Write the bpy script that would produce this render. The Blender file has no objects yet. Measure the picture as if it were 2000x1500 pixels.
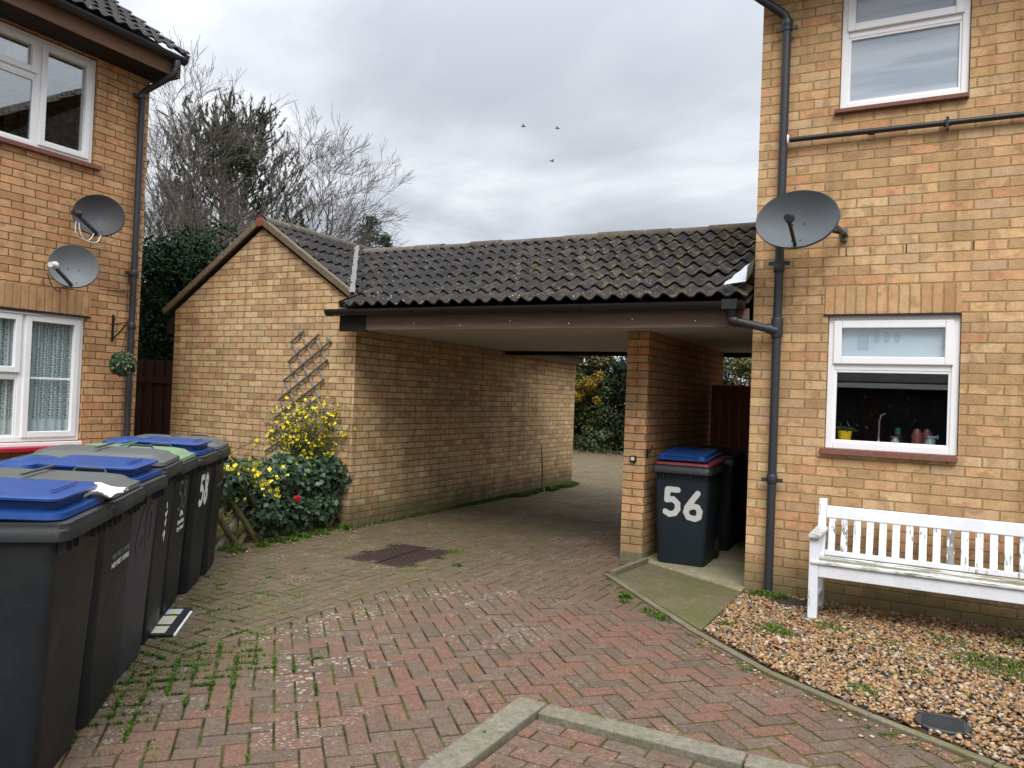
import bpy, math, random
import numpy as np
from mathutils import Vector, Matrix
random.seed(7); rng = np.random.default_rng(11)
S = bpy.context.scene; COL = S.collection
R = math.radians

# ---------------------------------------------------------------- camera
CF, CP, CR, CY, CH = 1524.4, .908, -2.249, 28.26, 1.507
def setup_camera():
    th, ph, ro = R(CY), R(CP), R(CR)
    fw = Vector((-math.sin(th)*math.cos(ph), math.cos(th)*math.cos(ph), math.sin(ph)))
    rt = Vector((math.cos(th), math.sin(th), 0)); up = rt.cross(fw)
    r2 = rt*math.cos(ro) - up*math.sin(ro); u2 = up*math.cos(ro) + rt*math.sin(ro)
    M = Matrix((r2, u2, -fw)).transposed().to_4x4(); M.translation = (0, 0, CH)
    cd = bpy.data.cameras.new('camera'); co = bpy.data.objects.new('camera', cd); COL.objects.link(co)
    co.matrix_world = M; cd.sensor_width = 36; cd.lens = CF/2000*36; cd.clip_end = 800; cd.clip_start = .05
    S.camera = co
setup_camera()
# ---------------------------------------------------------------- sky and sun
SUN_EL, SUN_AZ = R(50), R(152)      # azimuth clockwise from +Y
def setup_light():
    w = bpy.data.worlds.new('World'); S.world = w; w.use_nodes = True; nt = w.node_tree
    nt.nodes.clear(); nn = nt.nodes.new; L = nt.links.new
    out = nn('ShaderNodeOutputWorld'); bg = nn('ShaderNodeBackground'); bg.inputs[1].default_value = .1
    sky = nn('ShaderNodeTexSky'); sky.sky_type = 'NISHITA'; sky.sun_disc = False
    sky.sun_elevation = SUN_EL; sky.sun_rotation = SUN_AZ
    tc = nn('ShaderNodeTexCoord'); sep = nn('ShaderNodeSeparateXYZ'); L(tc.outputs['Generated'], sep.inputs[0])
    def m(op, a, b=None, c=None, clamp=False):
        n = nn('ShaderNodeMath'); n.operation = op; n.use_clamp = clamp
        for i, v in enumerate((a, b, c)):
            if v is None: continue
            if isinstance(v, (int, float)): n.inputs[i].default_value = v
            else: L(v, n.inputs[i])
        return n.outputs[0]
    z = m('MAXIMUM', sep.outputs[2], 0.0); zz = m('ADD', z, .22)
    cmb = nn('ShaderNodeCombineXYZ'); L(m('DIVIDE', sep.outputs[0], zz), cmb.inputs[0]); L(m('DIVIDE', sep.outputs[1], zz), cmb.inputs[1])
    n1 = nn('ShaderNodeTexNoise'); n1.inputs['Scale'].default_value = 1.25; n1.inputs['Detail'].default_value = 7; n1.inputs['Roughness'].default_value = .5; n1.inputs['Distortion'].default_value = .25
    mp = nn('ShaderNodeMapping'); mp.inputs['Location'].default_value = (3.3, 1.7, 0); mp.inputs['Rotation'].default_value = (0, 0, .5); mp.inputs['Scale'].default_value = (1, 1.35, 1)
    L(cmb.outputs[0], mp.inputs[0]); L(mp.outputs[0], n1.inputs['Vector'])
    rp = nn('ShaderNodeValToRGB'); e = rp.color_ramp.elements
    e[0].position = .34; e[0].color = (.48, .51, .56, 1); e[1].position = .66; e[1].color = (.98, .99, 1.0, 1)
    a = e.new(.44); a.color = (.55, .58, .63, 1); a = e.new(.55); a.color = (.72, .75, .80, 1)
    L(n1.outputs[0], rp.inputs[0])
    # overcast luminance rises from the horizon to the zenith
    el = m('MULTIPLY_ADD', m('POWER', z, 3.0), 32.0, 5.7)
    vm = nn('ShaderNodeVectorMath'); vm.operation = 'SCALE'; L(rp.outputs[0], vm.inputs[0]); L(el, vm.inputs['Scale'])
    mx = nn('ShaderNodeMix'); mx.data_type = 'RGBA'; mx.inputs[0].default_value = .93
    L(sky.outputs[0], mx.inputs[6]); L(vm.outputs[0], mx.inputs[7]); L(mx.outputs[2], bg.inputs[0]); L(bg.outputs[0], out.inputs[0])
    sd = bpy.data.lights.new('sun', 'SUN'); sd.energy = 1.7; sd.angle = R(28); sd.color = (1, .97, .92)
    so = bpy.data.objects.new('sun', sd); COL.objects.link(so)
    d = Vector((math.sin(SUN_AZ)*math.cos(SUN_EL), math.cos(SUN_AZ)*math.cos(SUN_EL), math.sin(SUN_EL)))
    so.rotation_euler = d.to_track_quat('Z', 'Y').to_euler(); so.location = d*30
    v = S.view_settings; v.view_transform = 'Standard'; v.look = 'None'; v.gamma = 1; v.exposure = 0.8; v.use_curve_mapping = False
setup_light()

# ---------------------------------------------------------------- material helpers
class NT:
    def __init__(s, name):
        s.m = bpy.data.materials.new(name); s.m.use_nodes = True; s.t = s.m.node_tree; s.t.nodes.clear()
        s.out = s.t.nodes.new('ShaderNodeOutputMaterial'); s.b = s.t.nodes.new('ShaderNodeBsdfPrincipled')
        s.t.links.new(s.b.outputs[0], s.out.inputs[0])
    def L(s, a, b): s.t.links.new(a, b)
    def n(s, typ, ins=None, **kw):
        x = s.t.nodes.new('ShaderNode'+typ)
        for k, v in kw.items(): setattr(x, k, v)
        for k, v in (ins or {}).items():
            if hasattr(v, 'is_linked') or isinstance(v, bpy.types.NodeSocket): s.L(v, x.inputs[k])
            else: x.inputs[k].default_value = v
        return x
    def math(s, op, a, b=0.0, c=0.0, clamp=False):
        return s.n('Math', {0: a, 1: b, 2: c}, operation=op, use_clamp=clamp).outputs[0]
    def noise(s, vec, scale, detail=4, rough=.55, dist=0, which=0):
        return s.n('TexNoise', {'Vector': vec, 'Scale': scale, 'Detail': detail, 'Roughness': rough, 'Distortion': dist}).outputs[which]
    def ramp(s, fac, stops, interp='LINEAR'):
        x = s.n('ValToRGB', {0: fac}); cr = x.color_ramp; cr.interpolation = interp
        while len(cr.elements) < len(stops): cr.elements.new(.5)
        for e, (p, c) in zip(cr.elements, stops): e.position = p; e.color = (c, c, c, 1) if isinstance(c, (int, float)) else (*c, 1)
        return x.outputs[0]
    def mix(s, f, a, b, mode='MIX'):
        x = s.n('Mix', data_type='RGBA', blend_type=mode)
        for i, v in ((0, f), (6, a), (7, b)):
            if isinstance(v, bpy.types.NodeSocket): s.L(v, x.inputs[i])
            else: x.inputs[i].default_value = v if i == 0 else (*v, 1) if len(v) == 3 else v
        return x.outputs[2]
    def sstep(s, v, a, b):
        return s.n('MapRange', {0: v, 1: a, 2: b, 3: 0.0, 4: 1.0}, interpolation_type='SMOOTHSTEP').outputs[0]
    def pos(s): return s.n('NewGeometry').outputs['Position']
    def obj(s): return s.n('TexCoord').outputs['Object']
    def isl(s): return s.n('NewGeometry').outputs['Random Per Island']
    def set(s, col=None, rough=None, metal=None, bump=None, bd=.005, bs=1.0, spec=None, normal_in=None):
        if col is not None: s.L(col, s.b.inputs['Base Color']) if isinstance(col, bpy.types.NodeSocket) else setattr(s.b.inputs['Base Color'], 'default_value', (*col, 1))
        if rough is not None: s.L(rough, s.b.inputs['Roughness']) if isinstance(rough, bpy.types.NodeSocket) else setattr(s.b.inputs['Roughness'], 'default_value', rough)
        if metal is not None: s.b.inputs['Metallic'].default_value = metal
        if spec is not None: s.b.inputs['Specular IOR Level'].default_value = spec
        if bump is not None:
            bn = s.n('Bump', {'Height': bump, 'Distance': bd, 'Strength': bs}); s.L(bn.outputs[0], s.b.inputs['Normal'])
        return s.m

def brick_mat(name, cols, mortar, soldier=False, dirt=0.0, val=1.0, bh=.075, bl=.225, joint=.0048):
    n = NT(name); uv = n.n('UVMap').outputs[0]; P = n.pos()
    dn = n.n('TexNoise', {'Vector': uv, 'Scale': 22.0, 'Detail': 2.0}).outputs[1]
    d2 = n.n('VectorMath', {0: dn, 1: (.5, .5, .5)}, operation='SUBTRACT').outputs[0]
    d3 = n.n('VectorMath', {0: d2, 'Scale': .011}, operation='SCALE').outputs[0]
    sv = n.n('VectorMath', {0: uv, 1: d3}, operation='ADD').outputs[0]
    sp = n.n('SeparateXYZ', {0: sv}); u, v = sp.outputs[0], sp.outputs[1]
    vr = n.math('DIVIDE', v, bh); row = n.math('FLOOR', vr); fy = n.math('SUBTRACT', vr, row)
    par = n.math('FLOORED_MODULO', row, 2.0)
    jit = n.n('TexWhiteNoise', {1: row}, noise_dimensions='1D').outputs[0]
    ur = n.math('ADD', n.math('DIVIDE', u, bl), 0.0) if soldier else n.math('ADD', n.math('MULTIPLY_ADD', par, .5, n.math('DIVIDE', u, bl)), n.math('MULTIPLY', jit, .07))
    cl = n.math('FLOOR', ur); fx = n.math('SUBTRACT', ur, cl)
    cid = n.n('CombineXYZ', {0: cl, 1: row}).outputs[0]
    wn = n.n('TexWhiteNoise', {0: cid}, noise_dimensions='2D')
    wn2 = n.n('TexWhiteNoise', {0: n.n('VectorMath', {0: cid, 1: (31.7, 17.3, 0)}, operation='ADD').outputs[0]}, noise_dimensions='2D').outputs[0]
    dx = n.math('MULTIPLY', n.math('MINIMUM', fx, n.math('SUBTRACT', 1.0, fx)), bl)
    dy = n.math('MULTIPLY', n.math('MINIMUM', fy, n.math('SUBTRACT', 1.0, fy)), bh)
    d = n.math('MINIMUM', dx, dy); mask = n.sstep(d, joint-.0012, joint+.0022)
    k = len(cols)
    br = n.ramp(wn.outputs[0], [(i/k, c) for i, c in enumerate(cols)], 'CONSTANT')
    vv = n.math('MULTIPLY_ADD', wn2, .26, .87*val)
    br = n.mix(1.0, br, n.n('CombineColor', {0: vv, 1: vv, 2: vv}).outputs[0], 'MULTIPLY')
    gr = n.noise(uv, 95.0, 4, .8); gr2 = n.noise(P, 14.0, 5, .6)
    br = n.mix(1.0, br, n.ramp(gr, [(.3, .62), (.5, 1.0), (.7, 1.22)]), 'MULTIPLY')
    br = n.mix(1.0, br, n.ramp(gr2, [(.3, .84), (.6, 1.05)]), 'MULTIPLY')
    # darker kiss marks within some bricks
    km = n.math('MULTIPLY', n.sstep(n.noise(uv, 9.0, 2, .5), .52, .62), n.math('GREATER_THAN', wn2, .62))
    br = n.mix(n.math('MULTIPLY', km, .35), br, (.17, .10, .055))
    mo = n.mix(n.noise(P, 30.0, 4, .7), tuple(c*.62 for c in mortar), tuple(c*1.3 for c in mortar))
    col = n.mix(mask, mo, br)
    # large soft weathering
    wt = n.noise(P, .9, 6, .62, .4)
    col = n.mix(1.0, col, n.ramp(wt, [(.3, (.80, .78, .76)), (.62, (1.06, 1.05, 1.04))]), 'MULTIPLY')
    stv = n.noise(n.n('Mapping', {0: P, 3: (7, 7, .45)}).outputs[0], 1.0, 4, .6)
    col = n.mix(1.0, col, n.ramp(stv, [(.32, (.80, .77, .73)), (.5, (1, 1, 1)), (.72, (1.07, 1.06, 1.05))]), 'MULTIPLY')
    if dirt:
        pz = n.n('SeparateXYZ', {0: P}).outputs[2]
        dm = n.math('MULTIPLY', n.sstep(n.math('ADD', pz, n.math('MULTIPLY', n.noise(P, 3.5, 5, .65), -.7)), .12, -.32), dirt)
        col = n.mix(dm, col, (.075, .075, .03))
    h = n.math('ADD', n.math('MULTIPLY', mask, 1.0), n.math('MULTIPLY', gr, .35))
    return n.set(col, .9, bump=h, bd=.006, bs=.9, spec=.25)
BUFF = [(.56, .37, .19), (.52, .335, .165), (.57, .35, .175), (.50, .32, .16), (.58, .40, .22), (.55, .30, .15), (.54, .35, .185), (.46, .29, .15), (.56, .36, .18), (.57, .335, .17), (.52, .35, .20), (.51, .325, .155)]
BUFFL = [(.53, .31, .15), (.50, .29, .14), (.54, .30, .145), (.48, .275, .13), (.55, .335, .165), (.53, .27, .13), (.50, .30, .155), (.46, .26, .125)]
GAR = [(.56, .41, .225), (.53, .38, .20), (.58, .43, .24), (.50, .355, .185), (.57, .435, .26), (.54, .34, .18), (.55, .39, .215), (.42, .28, .155), (.57, .42, .23), (.48, .335, .19)]
for _L in (BUFF, BUFFL, GAR): _L[:] = [(r*1.0, g*1.0, b*1.02) for r, g, b in _L]
MORT = (.28, .19, .095)
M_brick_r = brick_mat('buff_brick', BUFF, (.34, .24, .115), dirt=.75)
M_brick_l = brick_mat('buff_brick_left', BUFFL, (.17, .10, .05), dirt=.5, joint=.0042)  # more orange bricks and darker mortar of the left house
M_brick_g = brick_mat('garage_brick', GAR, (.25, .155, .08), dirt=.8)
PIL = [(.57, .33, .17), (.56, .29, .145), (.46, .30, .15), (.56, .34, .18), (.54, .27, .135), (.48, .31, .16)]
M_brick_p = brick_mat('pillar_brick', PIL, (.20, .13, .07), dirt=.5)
M_soldier = brick_mat('soldier_brick', [(.55, .34, .17), (.52, .30, .15), (.54, .36, .19), (.50, .31, .155), (.55, .32, .16)], (.36, .25, .12), soldier=True)
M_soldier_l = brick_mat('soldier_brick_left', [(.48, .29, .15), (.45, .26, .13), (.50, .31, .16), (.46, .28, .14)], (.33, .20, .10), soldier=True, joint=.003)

def plain(name, col, rough=.6, metal=0, var=.15, scale=20, bd=.002, spec=.5):
    n = NT(name); P = n.obj(); ns = n.noise(P, scale, 5, .65)
    c = n.mix(ns, tuple(x*(1-var) for x in col), tuple(min(1, x*(1+var)) for x in col))
    return n.set(c, n.math('MULTIPLY_ADD', n.noise(P, scale*2.3, 3), .2, rough-.1), metal, bump=ns, bd=bd, bs=.5, spec=spec)
M_pipe = plain('dark_grey_pvc', (.028, .031, .036), .42, spec=.45, bd=.0005)
M_pipe2 = plain('black_pvc', (.012, .012, .013), .4, bd=.0005)
M_upvc = plain('white_upvc', (.78, .78, .79), .35, var=.07, bd=.0003, scale=5)
M_soffit = plain('white_soffit_board', (.50, .485, .46), .7, var=.08, scale=3)
M_iron = plain('black_iron', (.012, .012, .014), .5)
M_rubber = plain('rubber_black', (.012, .012, .012), .75)
M_black = plain('black_recess', (.006, .006, .006), .8)
M_sill_tile = plain('red_clay_sill', (.17, .070, .048), .8, var=.5, scale=30)
M_sill_red = plain('red_painted_sill', (.38, .015, .03), .35, var=.15)
M_lead = plain('lead_flashing', (.36, .39, .42), .45, var=.2, scale=12, bd=.01)
M_concr_leaf = None

def wood_mat(name, col, dark, peel=0.0, white=None, rough=.75, axis='X', moss=0):
    n = NT(name); P = n.obj()
    sc = {'X': (1.2, 26, 26), 'Y': (26, 1.2, 26), 'Z': (26, 26, 1.2)}[axis]
    mp = n.n('Mapping', {0: P, 3: sc}).outputs[0]
    g = n.noise(mp, 1.6, 6, .7, .6)
    c = n.mix(n.ramp(g, [(.3, 0), (.65, 1)]), dark, col)
    if white:
        isl = n.isl()
        pk = n.noise(n.n('Mapping', {0: P, 3: {'X': (6, 60, 60), 'Y': (60, 6, 60), 'Z': (60, 60, 6)}[axis]}).outputs[0], 1.0, 5, .7)
        th = n.math('MULTIPLY_ADD', n.math('POWER', isl, 4.0), peel*.42, n.math('MULTIPLY', n.noise(P, 3.0, 3), peel*.55))
        f = n.sstep(n.math('SUBTRACT', pk, th), .16, .22)
        wc = n.mix(n.noise(P, 18, 4), tuple(x*.86 for x in white), white)
        c = n.mix(f, c, wc)
        g = n.math('MULTIPLY_ADD', f, 1.2, n.math('MULTIPLY', g, .6))
    if moss:
        c = n.mix(n.math('MULTIPLY', n.sstep(n.noise(P, 9, 5, .7), .45, .62), moss), c, (.10, .115, .03))
    return n.set(c, rough, bump=g, bd=.003, bs=.6, spec=.3)
M_bench = wood_mat('peeling_white_paint', (.30, .29, .27), (.12, .115, .10), peel=.62, white=(.74, .76, .80), axis='Z')
M_bench_x = wood_mat('peeling_white_paint_rail', (.30, .28, .24), (.13, .12, .09), peel=.5, white=(.74, .76, .80), axis='X', moss=.12)
M_bench_seat = wood_mat('worn_bench_seat', (.26, .24, .17), (.10, .10, .05), peel=.98, white=(.66, .67, .66), axis='X', moss=.5)
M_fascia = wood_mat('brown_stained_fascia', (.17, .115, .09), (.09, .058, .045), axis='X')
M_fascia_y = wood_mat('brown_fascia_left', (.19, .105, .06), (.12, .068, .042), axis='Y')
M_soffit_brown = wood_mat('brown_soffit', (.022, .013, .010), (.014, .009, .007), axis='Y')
M_fence = wood_mat('dark_brown_fence', (.040, .017, .014), (.020, .009, .008), axis='Z')
M_gate = wood_mat('brown_gate_boards', (.26, .095, .055), (.14, .05, .032), axis='Z')
M_trellis = wood_mat('weathered_grey_lath', (.34, .30, .27), (.18, .15, .13), axis='Z')
M_trellis_d = wood_mat('dark_lath', (.13, .10, .085), (.06, .045, .038), axis='Z')
M_log = wood_mat('mossy_log', (.17, .135, .075), (.06, .055, .025), axis='Z', moss=.8)
M_log_pale = wood_mat('pale_log', (.30, .27, .22), (.13, .11, .09), axis='Z', moss=.25)
M_bark = plain('grey_bark', (.19, .165, .125), .9, var=.35, scale=8, bd=.01)
M_bark_twig = plain('twig_bark', (.105, .088, .075), .9, var=.3, scale=2)
M_twig_l = plain('pale_twig_bark', (.15, .13, .11), .9, var=.3, scale=2)
M_bark_pine = plain('pine_bark', (.16, .105, .07), .9, var=.4, scale=6, bd=.02)

def tile_mat(name, base, lich, moss):
    n = NT(name); P = n.pos(); isl = n.isl()
    c = n.mix(isl, tuple(x*.72 for x in base), tuple(x*1.35 for x in base))
    g = n.noise(P, 60, 4, .7)
    c = n.mix(1.0, c, n.ramp(g, [(.3, .45), (.7, 1.7)]), 'MULTIPLY')
    ls = n.sstep(n.noise(P, 17, 6, .78, .3), .60, .68)
    big = n.sstep(n.noise(P, 1.3, 4, .6), .35, .62)
    c = n.mix(n.math('MULTIPLY', ls, n.math('MULTIPLY_ADD', big, .45, lich)), c, (.34, .325, .27))
    vs = n.n('TexVoronoi', {'Vector': P, 'Scale': 22.0, 'Randomness': 1.0}).outputs[0]
    wsp = n.math('MULTIPLY', n.sstep(vs, .20, .13), n.sstep(n.noise(P, 5, 3), .52, .60))
    c = n.mix(n.math('MULTIPLY', wsp, .7), c, (.50, .49, .44))
    px = n.n('SeparateXYZ', {0: P}).outputs[0]
    ms = n.math('MULTIPLY', n.sstep(n.noise(P, 7, 6, .75), .50, .60), n.math('MULTIPLY_ADD', n.sstep(px, -5.5, -1.8), .30, moss))
    c = n.mix(ms, c, n.mix(n.noise(P, 11, 3), (.075, .070, .020), (.26, .185, .07)))
    h = n.math('ADD', n.math('MULTIPLY', g, .5), n.math('MULTIPLY', ls, .5))
    return n.set(c, .88, bump=h, bd=.006, spec=.3)
M_tile = tile_mat('weathered_concrete_tile', (.019, .017, .0165), .40, .10)
M_tile_dark = tile_mat('dark_concrete_tile', (.020, .018, .018), .30, .05)
M_ridge = tile_mat('mossy_ridge_tile', (.070, .058, .048), .60, .16)
M_verge = tile_mat('lichen_verge', (.12, .095, .062), .55, .22)

def block_mat(name, cols, lichen, moss, haze=0.0):
    n = NT(name); P = n.pos(); isl = n.isl(); k = len(cols)
    c = n.ramp(isl, [(i/k, x) for i, x in enumerate(cols)], 'CONSTANT')
    g = n.noise(P, 95, 4, .75)
    c = n.mix(1.0, c, n.ramp(g, [(.28, .45), (.5, 1), (.72, 1.6)]), 'MULTIPLY')
    c = n.mix(1.0, c, n.ramp(n.noise(P, 32, 4, .7), [(.3, .72), (.68, 1.22)]), 'MULTIPLY')
    sp = n.n('SeparateXYZ', {0: P}); px, py = sp.outputs[0], sp.outputs[1]
    big = n.noise(P, .8, 5, .6, .3)
    # grey algae film over the left and middle of the yard
    left = n.sstep(n.math('ADD', px, n.math('MULTIPLY', big, 1.6)), -.6, -3.2)
    c = n.mix(n.math('MULTIPLY', n.math('MULTIPLY_ADD', left, .45, haze), n.sstep(n.noise(P, 9, 5, .7), .30, .62)), c, (.132, .100, .070))
    lm = n.math('MULTIPLY', n.sstep(n.noise(P, 2.4, 4, .65), .34, .56), n.math('MULTIPLY_ADD', left, .95, .25))
    v1 = n.n('TexVoronoi', {'Vector': n.n('VectorMath', {0: P, 1: n.n('TexNoise', {'Vector': P, 'Scale': 30.0, 'Detail': 2.0}).outputs[1]}, operation='MULTIPLY_ADD').outputs[0] if False else P, 'Scale': 26.0}).outputs[0]
    v2 = n.n('TexVoronoi', {'Vector': P, 'Scale': 47.0}).outputs[0]
    nz = n.math('MULTIPLY', n.noise(P, 70, 3, .6), .16)
    sp1 = n.math('MULTIPLY', n.sstep(n.math('ADD', v1, nz), .44, .37), n.sstep(n.noise(P, 1.9, 5, .7), .50, .60))
    sp2 = n.math('MULTIPLY', n.sstep(n.math('ADD', v2, nz), .42, .35), n.sstep(n.noise(P, 2.7, 5, .7), .50, .62))
    lf = n.math('MULTIPLY', n.math('MAXIMUM', sp1, sp2), lm, clamp=True)
    c = n.mix(n.math('MULTIPLY', lf, lichen), c, n.mix(n.noise(P, 12, 2), (.36, .34, .27), (.58, .56, .47)))
    mm = n.math('MULTIPLY', n.sstep(n.noise(P, 8, 6, .75), .54, .66), moss)
    c = n.mix(mm, c, (.080, .074, .030))
    gm = n.math('MULTIPLY', n.sstep(n.math('ADD', px, n.math('MULTIPLY', n.noise(P, 1.7, 5, .65), 1.5)), -2.15, -3.0), n.sstep(n.noise(P, 6, 6, .75), .44, .58))
    c = n.mix(n.math('MULTIPLY', gm, .5), c, n.mix(n.noise(P, 25, 3), (.045, .055, .012), (.10, .115, .03)))
    wet = n.math('MULTIPLY_ADD', n.noise(P, 1.2, 4), -.5, 1.0, clamp=True)
    return n.set(c, wet, bump=n.math('ADD', g, n.math('MULTIPLY', lf, .5)), bd=.0045, spec=.14)
M_block = block_mat('red_block', [(.132, .082, .060), (.146, .087, .062), (.120, .081, .060), (.155, .082, .058), (.130, .088, .065), (.108, .076, .058), (.148, .083, .058), (.126, .090, .068)], .62, .42)
M_block2 = block_mat('brown_block', [(.115, .080, .053), (.128, .087, .056), (.102, .072, .048), (.132, .082, .054), (.110, .074, .050)], .42, .26, haze=.22)
def soil_mat(name, a, b, c3, t=.5):
    n = NT(name); P = n.pos(); g = n.noise(P, 5, 6, .7)
    px = n.n('SeparateXYZ', {0: P}).outputs[0]
    c = n.mix(n.sstep(n.math('ADD', g, n.math('MULTIPLY', n.sstep(px, -2.6, .0), .16)), t-.06, t+.08), a, b); c = n.mix(n.math('MULTIPLY', n.noise(P, 60, 3, .7), .7), c, c3)
    return n.set(c, .95, bump=n.noise(P, 110, 4, .75), bd=.012, spec=.1)
M_joint = soil_mat('mossy_joint', (.030, .026, .014), (.105, .125, .016), (.04, .036, .020), .50)
M_soil = soil_mat('soil', (.05, .035, .022), (.035, .028, .018), (.10, .07, .045))
def concrete_mat(name, base, green, gcol=(.11, .11, .025)):
    n = NT(name); P = n.pos(); g = n.noise(P, 90, 4, .8); v = n.n('TexVoronoi', {'Vector': P, 'Scale': 85.0}).outputs[0]
    c = n.mix(n.noise(P, 3, 6, .65), tuple(x*.65 for x in base), tuple(x*1.25 for x in base))
    c = n.mix(1.0, c, n.ramp(g, [(.25, .6), (.5, 1), (.8, 1.45)]), 'MULTIPLY')
    c = n.mix(1.0, c, n.ramp(n.noise(P, 26, 5, .75), [(.3, .62), (.7, 1.35)]), 'MULTIPLY')
    c = n.mix(n.math('MULTIPLY', n.sstep(v, .16, .08), .45), c, tuple(min(1, x*2.1) for x in base))
    c = n.mix(n.math('MULTIPLY', n.sstep(n.noise(P, 2.1, 6, .7, .4), .38, .62), green), c, gcol)
    return n.set(c, .85, bump=g, bd=.004, spec=.3)
M_kerb = concrete_mat('aged_kerb_concrete', (.175, .160, .120), .25)
M_edge = concrete_mat('edging_concrete', (.17, .145, .10), .6, (.10, .10, .03))
M_path = concrete_mat('green_stained_concrete', (.125, .105, .06), .6, (.075, .085, .016))
M_path2 = concrete_mat('alley_concrete', (.27, .24, .165), .6, (.16, .16, .05))

def plastic(name, col, scuff, rough=.45, sc=(.25, .26, .27), dirt=.35):
    n = NT(name); P = n.obj()
    st = n.noise(n.n('Mapping', {0: P, 3: (14, 14, 3)}).outputs[0], 2.0, 6, .75, .8)
    c = n.mix(n.math('MULTIPLY', n.sstep(st, .62, .74), scuff), col, sc)
    fine = n.noise(n.n('Mapping', {0: P, 1: (3, 1, 2), 2: (.4, .7, .2), 3: (60, 9, 60)}).outputs[0], 1.0, 4, .7)
    c = n.mix(n.math('MULTIPLY', n.sstep(fine, .66, .72), scuff*.8), c, sc)
    c = n.mix(n.math('MULTIPLY', n.sstep(n.noise(P, 4, 5, .7), .45, .7), dirt), c, (.09, .09, .07))
    return n.set(c, n.math('MULTIPLY_ADD', n.noise(P, 9, 4), .3, rough-.12), bump=n.noise(P, 120, 2), bd=.0006, spec=.38)
M_bin = plastic('dark_grey_bin_plastic', (.0065, .0095, .012), .05, .48, dirt=.10)
M_bin_pale = plastic('faded_grey_bin_plastic', (.036, .039, .048), .12, .5, dirt=.08)
M_bin_56 = plastic('blue_black_bin_plastic', (.0075, .014, .021), .04, .5, dirt=.05)
M_rim = plastic('bin_rim_plastic', (.017, .020, .022), .35, .40, dirt=.14)
M_lid_blue = plastic('blue_lid_plastic', (.006, .044, .19), .30, .36, sc=(.22, .30, .52), dirt=.07)
M_lid_grey = plastic('grey_lid_plastic', (.075, .08, .078), .4, .45, sc=(.25, .26, .25), dirt=.5)
M_lid_green = plastic('green_lid_plastic', (.15, .24, .13), .4, .45, sc=(.42, .50, .40), dirt=.5)
M_lid_red = plastic('dark_red_lid_plastic', (.13, .012, .015), .1, .4, dirt=.1)
M_dish = None
def mesh_dish_mat(name, col):
    n = NT(name); P = n.obj()
    c = n.mix(n.noise(P, 6, 4), tuple(x*.85 for x in col), tuple(x*1.15 for x in col))
    return n.set(c, .62, .0, bump=n.noise(P, 400, 1), bd=.0005, spec=.4)
M_dish_d = mesh_dish_mat('dark_mesh_dish', (.045, .047, .052))
M_dish_g = mesh_dish_mat('grey_dish', (.13, .145, .155))
M_dish_b = mesh_dish_mat('slate_dish', (.085, .098, .108))
M_paint = plain('white_print', (.80, .80, .78), .6, var=.08)
M_paint_faint = plain('faint_grey_print', (.17, .18, .18), .6)
M_cloth = plain('white_rag', (.80, .80, .80), .9, var=.05, scale=40, bd=.004)
M_cable_w = plain('white_cable', (.62, .62, .60), .5)
M_ceramic_y = plain('yellow_glazed_pot', (.80, .48, .01), .3, var=.1, scale=6)
M_chrome = plain('chrome_tap', (.75, .76, .78), .12, 1.0, var=.02)
M_counter = plain('dark_worktop', (.05, .045, .04), .35)
M_redcap = plain('red_cap', (.45, .02, .03), .4)
M_bottle = plain('clear_bottle', (.28, .32, .33), .2)
M_pinkb = plain('dull_pink_bottle', (.20, .05, .04), .4)
M_greenc = plain('green_bottle_cap', (.01, .10, .06), .4)
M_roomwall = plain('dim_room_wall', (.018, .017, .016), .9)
def glass_mat(name, refl=.5, tint=(.92, .96, .97), dirt=.0, base=.055):
    n = NT(name); t = n.t.nodes; tr = n.n('BsdfTransparent', {0: (*tint, 1)}); gl = n.n('BsdfGlossy', {0: (1, 1, 1, 1), 'Roughness': .01})
    fr = n.math('MULTIPLY_ADD', n.math('POWER', n.n('LayerWeight', {0: .5}).outputs['Facing'], 5.0), .96, .04)
    f = n.math('MULTIPLY_ADD', fr, refl*1.6, base*.6, clamp=True)
    if dirt:
        vs = n.n('TexVoronoi', {'Vector': n.pos(), 'Scale': 60.0}).outputs[0]
        df = n.n('BsdfDiffuse', {0: (.6, .62, .62, 1)})
        m0 = n.n('MixShader', {0: n.math('MULTIPLY', n.math('MULTIPLY', n.sstep(vs, .16, .10), n.sstep(n.noise(n.pos(), 9, 4, .8), .50, .62)), dirt), 1: tr.outputs[0], 2: df.outputs[0]}); src = m0.outputs[0]
    else: src = tr.outputs[0]
    mx = n.n('MixShader', {0: f, 1: src, 2: gl.outputs[0]}); n.L(mx.outputs[0], n.out.inputs[0]); return n.m
M_glass = glass_mat('window_glass', 1.2, base=.02)
M_glass_d = glass_mat('dusty_window_glass', 1.3, dirt=.16, base=.03)
def frosted():
    n = NT('frosted_glass'); P = n.obj()
    c = n.mix(n.sstep(n.noise(n.n('Mapping', {0: P, 3: (.6, 1, 6)}).outputs[0], 1.3, 3, .4), .40, .62), (.30, .355, .42), (.42, .47, .53))  # blue-grey sky reflection and soft bands put into the pane colour
    return n.set(c, .12, spec=.6)
M_frost = frosted()
def patterned():
    n = NT('sheer_patterned_blind'); P = n.obj()
    c = n.mix(n.noise(P, 6, 3), (.56, .60, .645), (.64, .68, .72)); return n.set(c, .6)
M_blind = patterned()
M_blind_mark = plain('blind_pattern_print', (.44, .49, .54), .6)
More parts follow.
